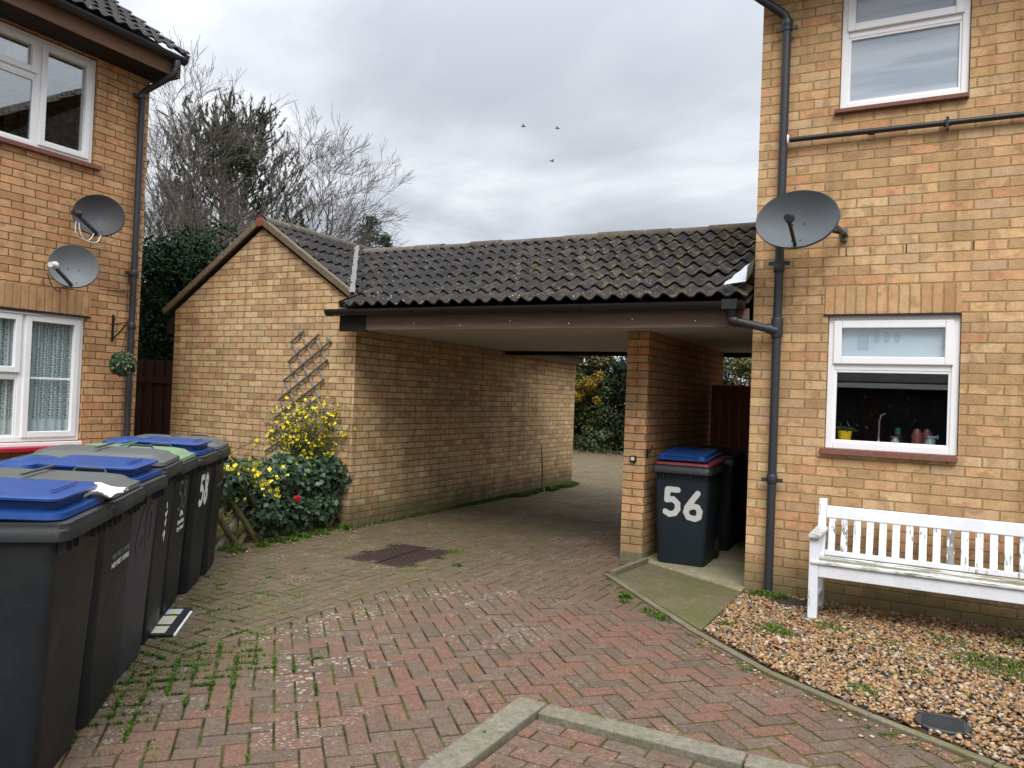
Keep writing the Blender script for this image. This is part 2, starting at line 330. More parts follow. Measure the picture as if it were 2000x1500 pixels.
def lace():
    n = NT('lace_curtain'); uv = n.n('UVMap').outputs[0]; sp = n.n('SeparateXYZ', {0: uv}); u, v = sp.outputs[0], sp.outputs[1]
    cell = n.n('TexVoronoi', {'Vector': n.n('Mapping', {0: uv, 3: (48, 60, 1)}).outputs[0], 'Scale': 1.0, 'Randomness': .35}, voronoi_dimensions='2D').outputs[0]
    band = n.math('ABSOLUTE', n.math('SINE', n.math('MULTIPLY', u, 38.0)))
    hole = n.math('MULTIPLY', n.sstep(cell, .40, .22), n.math('GREATER_THAN', n.math('ADD', band, n.math('MULTIPLY', n.noise(uv, 30, 2), .4)), .45))
    hole = n.math('MULTIPLY', hole, n.math('GREATER_THAN', v, .17))
    c = n.mix(hole, (.80, .84, .82), (.22, .26, .25))
    tr = n.n('BsdfTransparent'); mx = n.n('MixShader', {0: n.math('MULTIPLY_ADD', hole, -.45, .9), 1: tr.outputs[0], 2: n.b.outputs[0]}); n.L(mx.outputs[0], n.out.inputs[0])
    return n.set(c, .9)
M_lace = lace()

def leaf_mat(name, stops, rough=.5, spec=.4, trans=.0):
    n = NT(name); isl = n.isl(); k = len(stops)
    c = n.ramp(isl, [(i/(k-1) if k > 1 else 0, x) for i, x in enumerate(stops)])
    c = n.mix(n.math('MULTIPLY', n.noise(n.pos(), 3, 3), .35), c, tuple(x*.5 for x in stops[0]))
    m = n.set(c, rough, spec=spec)
    if trans:
        tl = n.n('BsdfTranslucent', {0: c}); mx = n.n('MixShader', {0: trans, 1: n.b.outputs[0], 2: tl.outputs[0]}); n.L(mx.outputs[0], n.out.inputs[0])
    return m
M_ivy = leaf_mat('ivy_leaf', [(.014, .034, .018), (.026, .056, .030), (.045, .085, .045), (.075, .125, .06)], .42, .38)
M_conifer = leaf_mat('dark_evergreen_leaf', [(.008, .024, .010), (.015, .040, .016), (.026, .060, .022)], .6, .18)
M_pine = leaf_mat('pine_needles', [(.022, .038, .020), (.040, .060, .030), (.068, .088, .044)], .7, .2)
M_fir = leaf_mat('fir_needles', [(.020, .045, .026), (.04, .075, .045)], .7, .2)
M_jas = leaf_mat('jasmine_leaf', [(.03, .055, .018), (.055, .085, .025), (.09, .12, .04)], .5)
M_flower = leaf_mat('yellow_flower', [(.70, .55, .015), (.80, .66, .03), (.85, .74, .10)], .6, .2)
M_redflower = leaf_mat('red_flower', [(.45, .006, .010), (.60, .02, .02)], .5)
M_hedge = leaf_mat('hedge_leaf', [(.018, .038, .014), (.035, .065, .020), (.075, .105, .032), (.13, .15, .05)], .6, .2, .1)
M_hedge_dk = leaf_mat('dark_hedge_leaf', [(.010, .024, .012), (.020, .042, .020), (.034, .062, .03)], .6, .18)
M_autumn = leaf_mat('autumn_leaf', [(.20, .12, .014), (.30, .18, .02), (.13, .13, .03), (.34, .23, .035)], .6, .2, .2)
M_olive = leaf_mat('olive_leaf', [(.07, .09, .028), (.12, .13, .04), (.17, .17, .06), (.10, .12, .045)], .55, .3, .15)
M_weed = leaf_mat('weed_leaf', [(.040, .095, .010), (.06, .13, .015), (.10, .17, .02), (.10, .12, .025)], .6, .2, .2)
M_drygrass = leaf_mat('dry_litter', [(.22, .15, .07), (.34, .26, .14), (.15, .09, .045), (.50, .45, .33)], .8, .1)
def pebble_mat():
    n = NT('pebbles'); isl = n.isl()
    cs = [(.30, .155, .06), (.38, .225, .10), (.43, .30, .165), (.24, .115, .05), (.46, .38, .27), (.16, .11, .07), (.34, .19, .075), (.44, .38, .29), (.10, .085, .07), (.35, .18, .07), (.41, .26, .12), (.19, .15, .115), (.30, .17, .08), (.37, .20, .08)]
    c = n.ramp(isl, [(i/len(cs), tuple(q*.85 for q in x)) for i, x in enumerate(cs)], 'CONSTANT')
    c = n.mix(1.0, c, n.ramp(n.noise(n.pos(), 120, 3, .7), [(.3, .7), (.7, 1.2)]), 'MULTIPLY')
    return n.set(c, .62, bump=n.noise(n.pos(), 300, 2), bd=.001, spec=.4)
M_pebble = pebble_mat()

# ---------------------------------------------------------------- mesh helpers
class MB:
    def __init__(s): s.v = []; s.f = []; s.uv = {}
    def face(s, pts, uv=None):
        i = len(s.v); s.v += [tuple(p) for p in pts]; s.f.append(tuple(range(i, i+len(pts))))
        if uv: s.uv[len(s.f)-1] = uv
        return s
    def raw(s, vs, fs):
        i = len(s.v); s.v += [tuple(p) for p in vs]; s.f += [tuple(a+i for a in f) for f in fs]; return s
    def box(s, x0, x1, y0, y1, z0, z1, M=None):
        vs = [Vector((x, y, z)) for z in (z0, z1) for y in (y0, y1) for x in (x0, x1)]
        if M: vs = [M @ v for v in vs]
        return s.raw(vs, [(0, 2, 3, 1), (4, 5, 7, 6), (0, 1, 5, 4), (2, 6, 7, 3), (0, 4, 6, 2), (1, 3, 7, 5)])
    def beam(s, a, b, w, h, up=(0, 0, 1)):
        a, b = Vector(a), Vector(b); d = (b-a); L = d.length; d.normalize(); u = Vector(up)
        x = d.cross(u); 
        if x.length < 1e-4: x = Vector((1, 0, 0))
        x.normalize(); u = x.cross(d)
        M = Matrix((x, d, u)).transposed().to_4x4(); M.translation = a
        return s.box(-w/2, w/2, 0, L, -h/2, h/2, M)
    def tube(s, pts, r, n=10, cap=True):
        pts = [Vector(p) for p in pts]; rs = r if isinstance(r, (list, tuple)) else [r]*len(pts)
        rings = []; t0 = (pts[1]-pts[0]).normalized(); ref = Vector((0, 0, 1)) if abs(t0.z) < .9 else Vector((1, 0, 0))
        x = t0.cross(ref).normalized()
        for i, p in enumerate(pts):
            t = (pts[min(i+1, len(pts)-1)]-pts[max(i-1, 0)]).normalized()
            x = (x-t*x.dot(t)); x = x.normalized() if x.length > 1e-6 else t.orthogonal().normalized(); y = t.cross(x)
            rings.append([p+(x*math.cos(a)+y*math.sin(a))*rs[i] for a in [2*math.pi*k/n for k in range(n)]])
        return s.loft(rings, cap)
    def loft(s, rings, cap=True, close=True):
        n = len(rings[0]); base = len(s.v)
        for r in rings: s.v += [tuple(p) for p in r]
        for i in range(len(rings)-1):
            for k in range(n if close else n-1):
                a = base+i*n+k; b = base+i*n+(k+1) % n; s.f.append((a, b, b+n, a+n))
        if cap and close:
            s.f.append(tuple(base+k for k in reversed(range(n)))); s.f.append(tuple(base+(len(rings)-1)*n+k for k in range(n)))
        return s
    def lathe(s, c, prof, n=24, M=None):
        rings = [[Vector((r*math.cos(a), r*math.sin(a), z)) for a in [2*math.pi*k/n for k in range(n)]] for r, z in prof]
        c = Vector(c); rings = [[(M @ p if M else p)+c for p in r] for r in rings]
        return s.loft(rings, True)
    def build(s, name, mat, parent=None, smooth=False, bevel=0, props=None, world=True, seg=2):
        off = Vector((0, 0, 0)); p = parent
        if world:
            while p is not None: off += p.location; p = p.parent
        me = bpy.data.meshes.new(name); me.from_pydata([tuple(Vector(v)-off) for v in s.v] if world and parent else s.v, [], s.f); me.update()
        if s.uv:
            ul = me.uv_layers.new(name='UVMap').data
            for fi, uvs in s.uv.items():
                ls = me.polygons[fi].loop_start
                for k, q in enumerate(uvs): ul[ls+k].uv = q
        return link(me, name, mat, parent, smooth, bevel, props, seg)
def link(me, name, mat, parent=None, smooth=False, bevel=0, props=None, seg=2):
    if mat is not None: me.materials.append(mat)
    o = bpy.data.objects.new(name, me); COL.objects.link(o); o.parent = parent
    if smooth: me.polygons.foreach_set('use_smooth', [True]*len(me.polygons))
    if smooth == 'auto' or (smooth and smooth != 'full'):
        me.set_sharp_from_angle(angle=R(38))
    if bevel:
        b = o.modifiers.new('bevel', 'BEVEL'); b.width = bevel; b.segments = seg; b.limit_method = 'ANGLE'; b.angle_limit = R(35); b.harden_normals = False
    for k, v in (props or {}).items(): o[k] = v
    return o
def thing(name, label, cat, loc=(0, 0, 0), rz=0, group=None):
    o = bpy.data.objects.new(name, None); COL.objects.link(o); o.location = loc; o.rotation_euler = (0, 0, rz); o.empty_display_size = .1
    o['label'] = label; o['category'] = cat
    if group: o['group'] = group
    return o
def P_(label, cat, group=None):
    d = {'label': label, 'category': cat}
    if group: d['group'] = group
    return d
def np_mesh(name, V, F, mat, parent=None, smooth=False, props=None):
    # V (n,3), F (m,k) uniform
    me = bpy.data.meshes.new(name); m, k = F.shape
    me.vertices.add(len(V)); me.vertices.foreach_set('co', np.asarray(V, np.float32).ravel())
    me.loops.add(m*k); me.loops.foreach_set('vertex_index', F.astype(np.int32).ravel())
    me.polygons.add(m); me.polygons.foreach_set('loop_start', np.arange(0, m*k, k, dtype=np.int32)); me.update(calc_edges=True)
    if smooth: me.polygons.foreach_set('use_smooth', np.ones(m, bool))
    off = Vector((0, 0, 0)); p = parent
    while p is not None: off += p.location; p = p.parent
    if parent: me.transform(Matrix.Translation(-off))
    me.materials.append(mat); o = bpy.data.objects.new(name, me); COL.objects.link(o); o.parent = parent
    for kk, v in (props or {}).items(): o[kk] = v
    return o
def leaves(C, size, normal_bias=None, bias=.0, aspect=.6, fold=.15, jitter=.35):
    """folded leaf quads at centres C; size scalar or array"""
    n = len(C); C = np.asarray(C, float)
    nr = rng.normal(size=(n, 3)); nr /= np.linalg.norm(nr, axis=1)[:, None]
    if normal_bias is not None: nr = nr*(1-bias)+np.asarray(normal_bias)*bias; nr /= np.linalg.norm(nr, axis=1)[:, None]
    t = rng.normal(size=(n, 3)); t -= nr*(t*nr).sum(1)[:, None]; t /= np.linalg.norm(t, axis=1)[:, None]; b = np.cross(nr, t)
    s = (np.ones(n)*size*(1+rng.uniform(-jitter, jitter, n)))[:, None]
    V = np.stack([C-t*s*.5, C+b*s*aspect*.5+nr*s*fold, C+t*s*.5, C-b*s*aspect*.5+nr*s*fold], 1).reshape(-1, 3)
    i = np.arange(n)*4; F = np.concatenate([np.stack([i, i+1, i+2], 1), np.stack([i, i+2, i+3], 1)]); return V, F
def ico():
    t = (1+5**.5)/2; V = np.array([(-1, t, 0), (1, t, 0), (-1, -t, 0), (1, -t, 0), (0, -1, t), (0, 1, t), (0, -1, -t), (0, 1, -t), (t, 0, -1), (t, 0, 1), (-t, 0, -1), (-t, 0, 1)], float)
    V /= np.linalg.norm(V[0]); F = np.array([(0, 11, 5), (0, 5, 1), (0, 1, 7), (0, 7, 10), (0, 10, 11), (1, 5, 9), (5, 11, 4), (11, 10, 2), (10, 7, 6), (7, 1, 8), (3, 9, 4), (3, 4, 2), (3, 2, 6), (3, 6, 8), (3, 8, 9), (4, 9, 5), (2, 4, 11), (6, 2, 10), (8, 6, 7), (9, 8, 1)]); return V, F

# ---------------------------------------------------------------- ground
EDGE = [(-2.43, 6.36), (-1.33, 5.14), (-.76, 4.60), (-.22, 4.25), (.28, 3.97), (1.2, 3.55), (3.5, 2.7)]
def edge_y(x):
    for (x0, y0), (x1, y1) in zip(EDGE, EDGE[1:]):
        if x <= x1: return y0+(y1-y0)*(x-x0)/(x1-x0)
    return EDGE[-1][1]
def clip(poly, a, b, c):      # keep a*x+b*y<=c
    out = []
    for i in range(len(poly)):
        p, q = poly[i], poly[(i+1) % len(poly)]; dp = a*p[0]+b*p[1]-c; dq = a*q[0]+b*q[1]-c
        if dp <= 0: out.append(p)
        if (dp < 0 < dq) or (dq < 0 < dp):
            t = dp/(dp-dq); out.append((p[0]+(q[0]-p[0])*t, p[1]+(q[1]-p[1])*t))
    return out
def herring(x0, x1, y0, y1, ang, keep, ox=0, oy=0):
    W = .1; ca, sa = math.cos(ang), math.sin(ang); polys = []
    cx, cy = (x0+x1)/2, (y0+y1)/2; rad = math.hypot(x1-x0, y1-y0)/2+.3; N = int(rad/W)+2
    for i in range(-N, N):
        for j in range(-N, N):
            k = (i-j) % 4
            if k == 0: q = [(i, j), (i+2, j), (i+2, j+1), (i, j+1)]
            elif k == 3: q = [(i, j), (i+1, j), (i+1, j+2), (i, j+2)]
            else: continue
            p = [(cx+ox+(u*ca-v*sa)*W, cy+oy+(u*sa+v*ca)*W) for u, v in q]
            mx = sum(a[0] for a in p)/4; my = sum(a[1] for a in p)/4
            if not (x0-.12 < mx < x1+.12 and y0-.12 < my < y1+.12): continue
            for h in ((-1, 0, -x0), (1, 0, x1), (0, -1, -y0), (0, 1, y1)): p = clip(p, *h) if len(p) > 2 else p
            p = keep(p, mx, my)
            if p and len(p) > 2: polys.append(p)
    return polys
def inset(p, d):
    n = len(p); out = []
    for i in range(n):
        a, b, c = Vector(p[i-1]), Vector(p[i]), Vector(p[(i+1) % n]); e1 = (b-a); e2 = (c-b)
        if e1.length < 1e-5 or e2.length < 1e-5: return None
        e1.normalize(); e2.normalize(); n1 = Vector((-e1.y, e1.x)); n2 = Vector((-e2.y, e2.x)); k = 1+n1.dot(n2)
        if k < .2: return None
        out.append(b+(n1+n2)*(d/k))
    return out
def area(p): return sum(p[i-1][0]*p[i][1]-p[i][0]*p[i-1][1] for i in range(len(p)))/2
def blocks(polys, name, mat, gap=.006, zj=.0015, z0=0.0, bev=.004):
    V = []; F = []
    for p in polys:
        q = [p[0]]
        for a in p[1:]:
            if math.hypot(a[0]-q[-1][0], a[1]-q[-1][1]) > .012: q.append(a)
        if len(q) > 2 and math.hypot(q[0][0]-q[-1][0], q[0][1]-q[-1][1]) < .012: q.pop()
        if len(q) < 3 or abs(area(q)) < .0005: continue
        if area(q) < 0: q.reverse()
        g = gap*random.uniform(.5, 1.0); a = inset(q, g/2); b = inset(q, g/2+bev)
        if not a or not b or area(b) <= 0: continue
        cx = sum(v[0] for v in q)/len(q); cy = sum(v[1] for v in q)/len(q)
        tx, ty, dz = random.gauss(0, .006), random.gauss(0, .006), random.gauss(0, zj)+z0
        n = len(q); i = len(V)
        zz = lambda v, o: dz+(v[0]-cx)*tx+(v[1]-cy)*ty+o
        V += [(v[0], v[1], -.03+z0) for v in a]+[(v[0], v[1], zz(v, -bev*.8)) for v in a]+[(v[0], v[1], zz(v, 0)) for v in b]
        for k in range(n):
            k2 = (k+1) % n; F += [(i+k, i+k2, i+n+k2, i+n+k), (i+n+k, i+n+k2, i+2*n+k2, i+2*n+k)]
        F.append(tuple(i+2*n+k for k in range(n)))
    me = bpy.data.meshes.new(name); me.from_pydata(V, [], F); me.update()
    return link(me, name, mat, None, props={'kind': 'structure'})
GX0, GX1, GY0, GY1 = -8.54, -5.58, 6.727, 12.75
def keep_red(p, mx, my):
    if my > edge_y(mx)+.12: return None
    for (x0, y0), (x1, y1) in zip(EDGE, EDGE[1:]):
        if mx <= x1 or (x1, y1) == EDGE[-1]:
            a, b = -(y1-y0), (x1-x0); l = math.hypot(a, b); p = clip(p, a/l, b/l, (a*x0+b*y0)/l-.01); break
    if len(p) < 3: return None
    if mx > -1.70 and my < 3.43:
        return None
    if my < 3.6 and mx > -1.9:
        if mx <= -1.70 and my < 3.43: p = clip(p, 1, 0, -1.70)
        elif my >= 3.43 and mx > -1.70: p = clip(p, 0, -1, -3.43)
    return p
def keep_out(p, mx, my):
    if mx > -3.48 and my < 5.28: return None
    if my > 5.28 and (mx > -3.6 or my-5.4 > mx+3.6): 
        if my < 5.55 and mx > -3.6: p = clip(p, 0, -1, -5.4)
    if my < 5.4 and -3.8 < mx < -3.48: p = clip(p, 1, 0, -3.6)
    if len(p) < 3: return None
    if GX0-.1 < mx < GX1+.06 and GY0-.1 < my < GY1: return None
    if mx > -1.33 and my < 14.1: return None
    if mx > -2.4 and my > 6.3 and my < 10.6: return None
    if my < 6.42 and my > edge_y(mx)+.05 and mx > -2.5: return None
    if mx < -7.5 and my < 6.6: return None
    if -4.62 < mx < -3.96 and 5.5 < my < 6.36: return None
    if mx < -5.85 and 4.9 < my < 6.8: return None
    return p
blocks(herring(-3.6, 3.4, .6, 5.4, R(45), keep_red), 'block_paving', M_block, gap=.014, bev=.005)
po = herring(-7.55, -1.2, .6, 14.0, 0, keep_out)
blocks(po, 'driveway', M_block2, gap=.011, zj=.0012)
blocks(herring(-15, 4, 14.0, 20.6, 0, lambda p, x, y: p), 'road', M_block2, gap=.006)
# rows inside the kerb
pr = []
yy = 3.375; rr = 0
while yy > 1.2:
    x = -1.62-.1*(rr % 2)-.03
    while x < 3.4:
        q = [(x, yy-.1), (x+.2, yy-.1), (x+.2, yy), (x, yy)]; q = clip(q, -1, 0, 1.62); q = clip(q, 1, 0, 3.4)
        if len(q) > 2: pr.append(q)
        x += .2
    yy -= .1; rr += 1
blocks(pr, 'path', M_block, gap=.011, z0=-.022, bev=.005)
def sheet(name, pts, z, mat, kind='structure'):
    b = MB().face([(x, y, z) for x, y in pts]); return b.build(name, mat, props={'kind': kind})
sheet('ground', [(-160, -120), (160, -120), (160, 200), (-160, 200)], -.05, M_soil)
sheet('paving_bed', [(-7.6, .6), (-1.7, .6), (-1.7, 3.44), (3.6, 3.44), (3.6, 4.2), (-1.31, 5.2), (-1.31, 20.6), (-7.6, 20.6)], -.0065, M_joint)
sheet('path_bed', [(-1.7, .6), (3.6, .6), (3.6, 3.44), (-1.7, 3.44)], -.031, M_joint)
# front court behind the camera, plain blocks
sheet('court', [(-7.5, -9), (7, -9), (7, .58), (-7.5, .58)], -.004, M_block2)
# path slab and alley floor
def slab(name, pts, z0, z1, mat, props, bevel=.006):
    b = MB(); n = len(pts)
    b.loft([[(x, y, z0) for x, y in pts], [(x, y, z1) for x, y in pts]]); return b.build(name, mat, bevel=bevel, props=props)
slab('concrete_path', [(-2.34, 6.31), (-1.30, 5.19), (-1.30, 6.42), (-2.27, 7.02)], -.03, .012, M_path, {'kind': 'structure'})
slab('alley_floor', [(-2.355, 7.09), (-2.27, 7.03), (-1.30, 6.43), (-1.315, 10.6), (-2.355, 10.6)], -.03, .022, M_path2, {'kind': 'structure'})
# edging
b = MB()
for (x0, y0), (x1, y1) in zip(EDGE, EDGE[1:]):
    d = Vector((x1-x0, y1-y0, 0)); L = d.length; d.normalize(); k = max(1, round(L/.62))
    for i in range(k):
        p = Vector((x0, y0, 0))+d*(L*i/k+.003); q = Vector((x0, y0, 0))+d*(L*(i+1)/k-.003)
        b.beam((p.x, p.y, -.03), (q.x, q.y, -.03+random.uniform(-.002, .002)), .05, .10)
b.build('kerb_edging', M_edge, bevel=.006, props=P_('low mossy concrete edging curving between block paving and pea gravel', 'edging'))
b = MB().beam((-2.36, 6.34, -.01), (-2.30, 7.06, -.01), .05, .13)
b.build('path_edging', M_edge, bevel=.006, props=P_('short concrete edging strip running from the brick pillar foot along the concrete path', 'edging'))
# raised kerb stones
b = MB().box(-1.775, -1.625, 2.0, 3.515, -.06, .007); o = b.build('kerb_stone', M_kerb, bevel=.006, props=P_('long pale kerb stone running towards the camera with white lichen spots', 'kerb', 'flat concrete kerb stones'))
for i, (x0, x1, lab) in enumerate([(-1.610, -.66, 'kerb stone laid crossways beside the corner of the kerb'), (-.650, .35, 'kerb stone laid crossways at the bottom edge after the joint'), (.36, 1.3, 'farthest right kerb stone of the crossways row')]):
    b = MB().box(x0, x1, 3.385, 3.515, -.06, .007); b.build('kerb_stone', M_kerb, bevel=.006, props=P_('pale concrete '+lab, 'kerb', 'flat concrete kerb stones'))
# gravel
gx = [(-1.30, 6.5), (-1.30, 5.16), (-.76, 4.65), (-.22, 4.30), (.28, 4.02), (1.2, 3.6), (3.2, 2.86), (3.2, 6.5)]
sheet('gravel_bed', gx, .002, M_soil)
def in_poly(x, y, poly):
    c = np.zeros(len(x), bool)
    for i in range(len(poly)):
        (x0, y0), (x1, y1) = poly[i-1], poly[i]; c ^= ((y0 > y) != (y1 > y)) & (x < (x1-x0)*(y-y0)/(y1-y0+1e-12)+x0)
    return c
def gravel():
    n = 48000; x = rng.uniform(-1.3, 2.2, n); y = rng.uniform(3.2, 6.5, n); k = in_poly(x, y, [(-1.28, 6.5), (-1.28, 5.20), (-.76, 4.68), (-.22, 4.33), (.28, 4.06), (1.2, 3.64), (2.2, 3.25), (2.2, 6.5)])
    k &= ~(((x-.09)/.125)**2+((y-4.34)/.125)**2 < 1); k &= ~(((x+.90)/.16)**2+((y-6.32)/.16)**2 < 1)
    x, y = x[k], y[k]; n = len(x); V0, F0 = ico()
    s = rng.gamma(5.5, .0017, n).clip(.005, .022); sc = np.stack([s*rng.uniform(.9, 1.5, n), s*rng.uniform(.75, 1.1, n), s*rng.uniform(.45, .8, n)], 1)
    a = rng.uniform(0, 6.28, n); ca, sa = np.cos(a), np.sin(a)
    V = V0[None]*(1+rng.uniform(-.16, .16, (n, 12, 1)))*sc[:, None]
    tl = rng.normal(0, .35, (n, 1)); z = V[:, :, 2]+V[:, :, 0]*tl
    X = V[:, :, 0]*ca[:, None]-V[:, :, 1]*sa[:, None]+x[:, None]; Y = V[:, :, 0]*sa[:, None]+V[:, :, 1]*ca[:, None]+y[:, None]
    z0 = .006+rng.uniform(0, .018, n)+.008*np.sin(x*5)*np.cos(y*4)
    V = np.stack([X, Y, z+z0[:, None]], 2).reshape(-1, 3); F = (F0[None]+(np.arange(n)*12)[:, None, None]).reshape(-1, 3)
    np_mesh('gravel', V, F, M_pebble, smooth=True, props={'kind': 'stuff', 'label': 'tan and brown pea gravel bed under the white bench', 'category': 'gravel'})
gravel()
def stray():
    n = 170; x = rng.uniform(-1.3, 1.2, n); y = np.array([edge_y(q) for q in x])-rng.exponential(.07, n)-.03; V0, F0 = ico(); s = rng.uniform(.004, .011, n)
    V = (V0[None]*(1+rng.uniform(-.16, .16, (n, 12, 1)))*np.stack([s*1.3, s, s*.6], 1)[:, None]+np.stack([x, y, s*.4], 1)[:, None]).reshape(-1, 3); F = (F0[None]+(np.arange(n)*12)[:, None, None]).reshape(-1, 3)
    np_mesh('stray_pebbles', V, F, M_pebble, smooth=True, props={'kind': 'stuff', 'label': 'loose pebbles spilled over the edging onto the block paving', 'category': 'pebbles'})
stray()

# ---------------------------------------------------------------- wall helper
def wall(b, o, u, z0, z1, L, holes=(), uoff=0, depth=.11, nrm=None):
    """vertical wall from point o along unit u; holes = (u0,u1,z0,z1) with reveals going inward (-nrm)"""
    o = Vector((o[0], o[1], 0)); u = Vector((u[0], u[1], 0)); nrm = Vector((nrm[0], nrm[1], 0)) if nrm else None
    us = sorted({0, L, *[h[0] for h in holes], *[h[1] for h in holes]}); zs = sorted({z0, z1, *[h[2] for h in holes], *[h[3] for h in holes]})
    def pt(a, z): return o+u*a+Vector((0, 0, z))
    for a0, a1 in zip(us, us[1:]):
        for c0, c1 in zip(zs, zs[1:]):
            if any(h[0] <= a0 and a1 <= h[1] and h[2] <= c0 and c1 <= h[3] for h in holes): continue
            b.face([pt(a0, c0), pt(a1, c0), pt(a1, c1), pt(a0, c1)], [(a0+uoff, c0), (a1+uoff, c0), (a1+uoff, c1), (a0+uoff, c1)])
    for h in holes:
        i = -nrm*depth
        for p, q, uv in (((h[0], h[2]), (h[0], h[3]), 0), ((h[1], h[3]), (h[1], h[2]), 0), ((h[0], h[3]), (h[1], h[3]), 1), ((h[1], h[2]), (h[0], h[2]), 1)):
            A, B = pt(*p), pt(*q)
            if uv == 0: uvs = [(.3, p[1]), (.3, q[1]), (.3+depth, q[1]), (.3+depth, p[1])]
            else: uvs = [(p[0], .02), (q[0], .02), (q[0], .06), (p[0], .06)]
            b.face([A, B, B+i, A+i], uvs)
def frame_bars(b, M, u0, u1, v0, v1, w, y0, y1):
    b.box(u0, u0+w, y0, y1, v0, v1, M); b.box(u1-w, u1, y0, y1, v0, v1, M)
    b.box(u0+w, u1-w, y0, y1, v0, v0+w, M); b.box(u0+w, u1-w, y0, y1, v1-w, v1, M)
def window(parent, o, u, nrm, z0, z1, W, lights, mat_glass, label, recess=.045, glass=None):
    """o: left end seen from outside; local x=u, y=-nrm (inwards), z up. lights=(u0,u1,v0,v1,opener)"""
    u = Vector((*u, 0)); i = -Vector((*nrm, 0)); M = Matrix((u, i, Vector((0, 0, 1)))).transposed().to_4x4(); M.translation = Vector((o[0], o[1], 0))
    f = MB(); frame_bars(f, M, .004, W-.004, z0+.004, z1-.004, .052, recess, recess+.06)
    for (a0, a1, c0, c1, op) in lights:
        if a0 > .1: f.box(a0-.03, a0+.03, recess+.004, recess+.056, z0+.05, z1-.05, M)
        if c0 > z0+.1: f.box(a0+.031 if a0 > .1 else .057, (a1-.031) if a1 < W-.1 else W-.057, recess+.006, recess+.054, c0-.03, c0+.03, M)
    fo = f.build('window', M_upvc, parent, bevel=.005); fo['label'] = label
    for (a0, a1, c0, c1, op) in lights:
        x0 = a0+(.03 if a0 > .1 else .056); x1 = a1-(.03 if a1 < W-.1 else .056); y0 = c0+(.03 if c0 > z0+.1 else .056); y1 = c1-(.03 if c1 < z1-.1 else .056)
        if op:
            g = MB(); frame_bars(g, M, x0-.012, x1+.012, y0-.012, y1+.012, .058, recess-.016, recess+.030); g.build('casement', M_upvc, fo, bevel=.006)
            k = .044
        else:
            g = MB(); frame_bars(g, M, x0-.002, x1+.002, y0-.002, y1+.002, .02, recess+.010, recess+.03); g.build('glazing_bead', M_upvc, fo, bevel=.004); k = .017
        p = MB().box(x0+k-.004, x1-k+.004, recess+.026, recess+.034, y0+k-.004, y1-k+.004, M)
        p.build('pane', mat_glass[lights.index((a0, a1, c0, c1, op))] if isinstance(mat_glass, list) else mat_glass, fo)
    return fo, M
def gutter(b, a, c, r=.056):
    """half round gutter from a to c"""
    a, c = Vector(a), Vector(c); d = (c-a).normalized(); s = d.cross(Vector((0, 0, 1)))
    def ring(p, rr, rev=False): return [p+s*math.cos(t)*rr+Vector((0, 0, -1))*math.sin(t)*rr for t in [math.pi*k/10 for k in range(11)]]
    o1, o2, i1, i2 = ring(a, r), ring(c, r), ring(a, r-.006), ring(c, r-.006)
    b.loft([o1, o2], False, False); b.loft([i2, i1], False, False); b.loft([i1, o1], False, False); b.loft([o2, i2], False, False)
    for e, p in ((ring(a, r), a), (ring(c, r), c)): b.face(e)
    L = (c-a).length; t = .0
    n = max(1, int(L/1.35))
    for k in range(n+1):
        p = a+d*min(max(L*(k/n), .03), L-.03); rg = [ring(p-d*.03, r+.006), ring(p+d*.03, r+.006)]; b.loft(rg, False, False)
        b.face(rg[0]); b.face(rg[1])
def pipe(b, pts, r=.034, n=14, fillet=.05):
    """tube through pts with rounded corners and collars"""
    P = [Vector(p) for p in pts]; path = [P[0]]
    for i in range(1, len(P)-1):
        a, c, d = P[i-1], P[i], P[i+1]; f = min(fillet, (a-c).length*.45, (d-c).length*.45); A = c+(a-c).normalized()*f; D = c+(d-c).normalized()*f
        for t in (0, .25, .5, .75, 1): path.append(A*(1-t)**2+c*2*t*(1-t)+D*t*t)
    path.append(P[-1]); b.tube(path, r, n)
def collar(b, p, d, r=.042, h=.07):
    p = Vector(p); d = Vector(d).normalized(); b.tube([p-d*h/2, p-d*h/2*.8, p+d*h/2*.8, p+d*h/2], [r-.004, r, r, r-.004], 14)
def bracket(b, p, w=.10, side=(1, 0, 0), r=.041):
    p = Vector(p); s = Vector(side); b.tube([p-Vector((0, 0, .018)), p+Vector((0, 0, .018))], r, 14); b.beam(p-s*w/2*1.25, p+s*w/2*1.25, .02, .03)
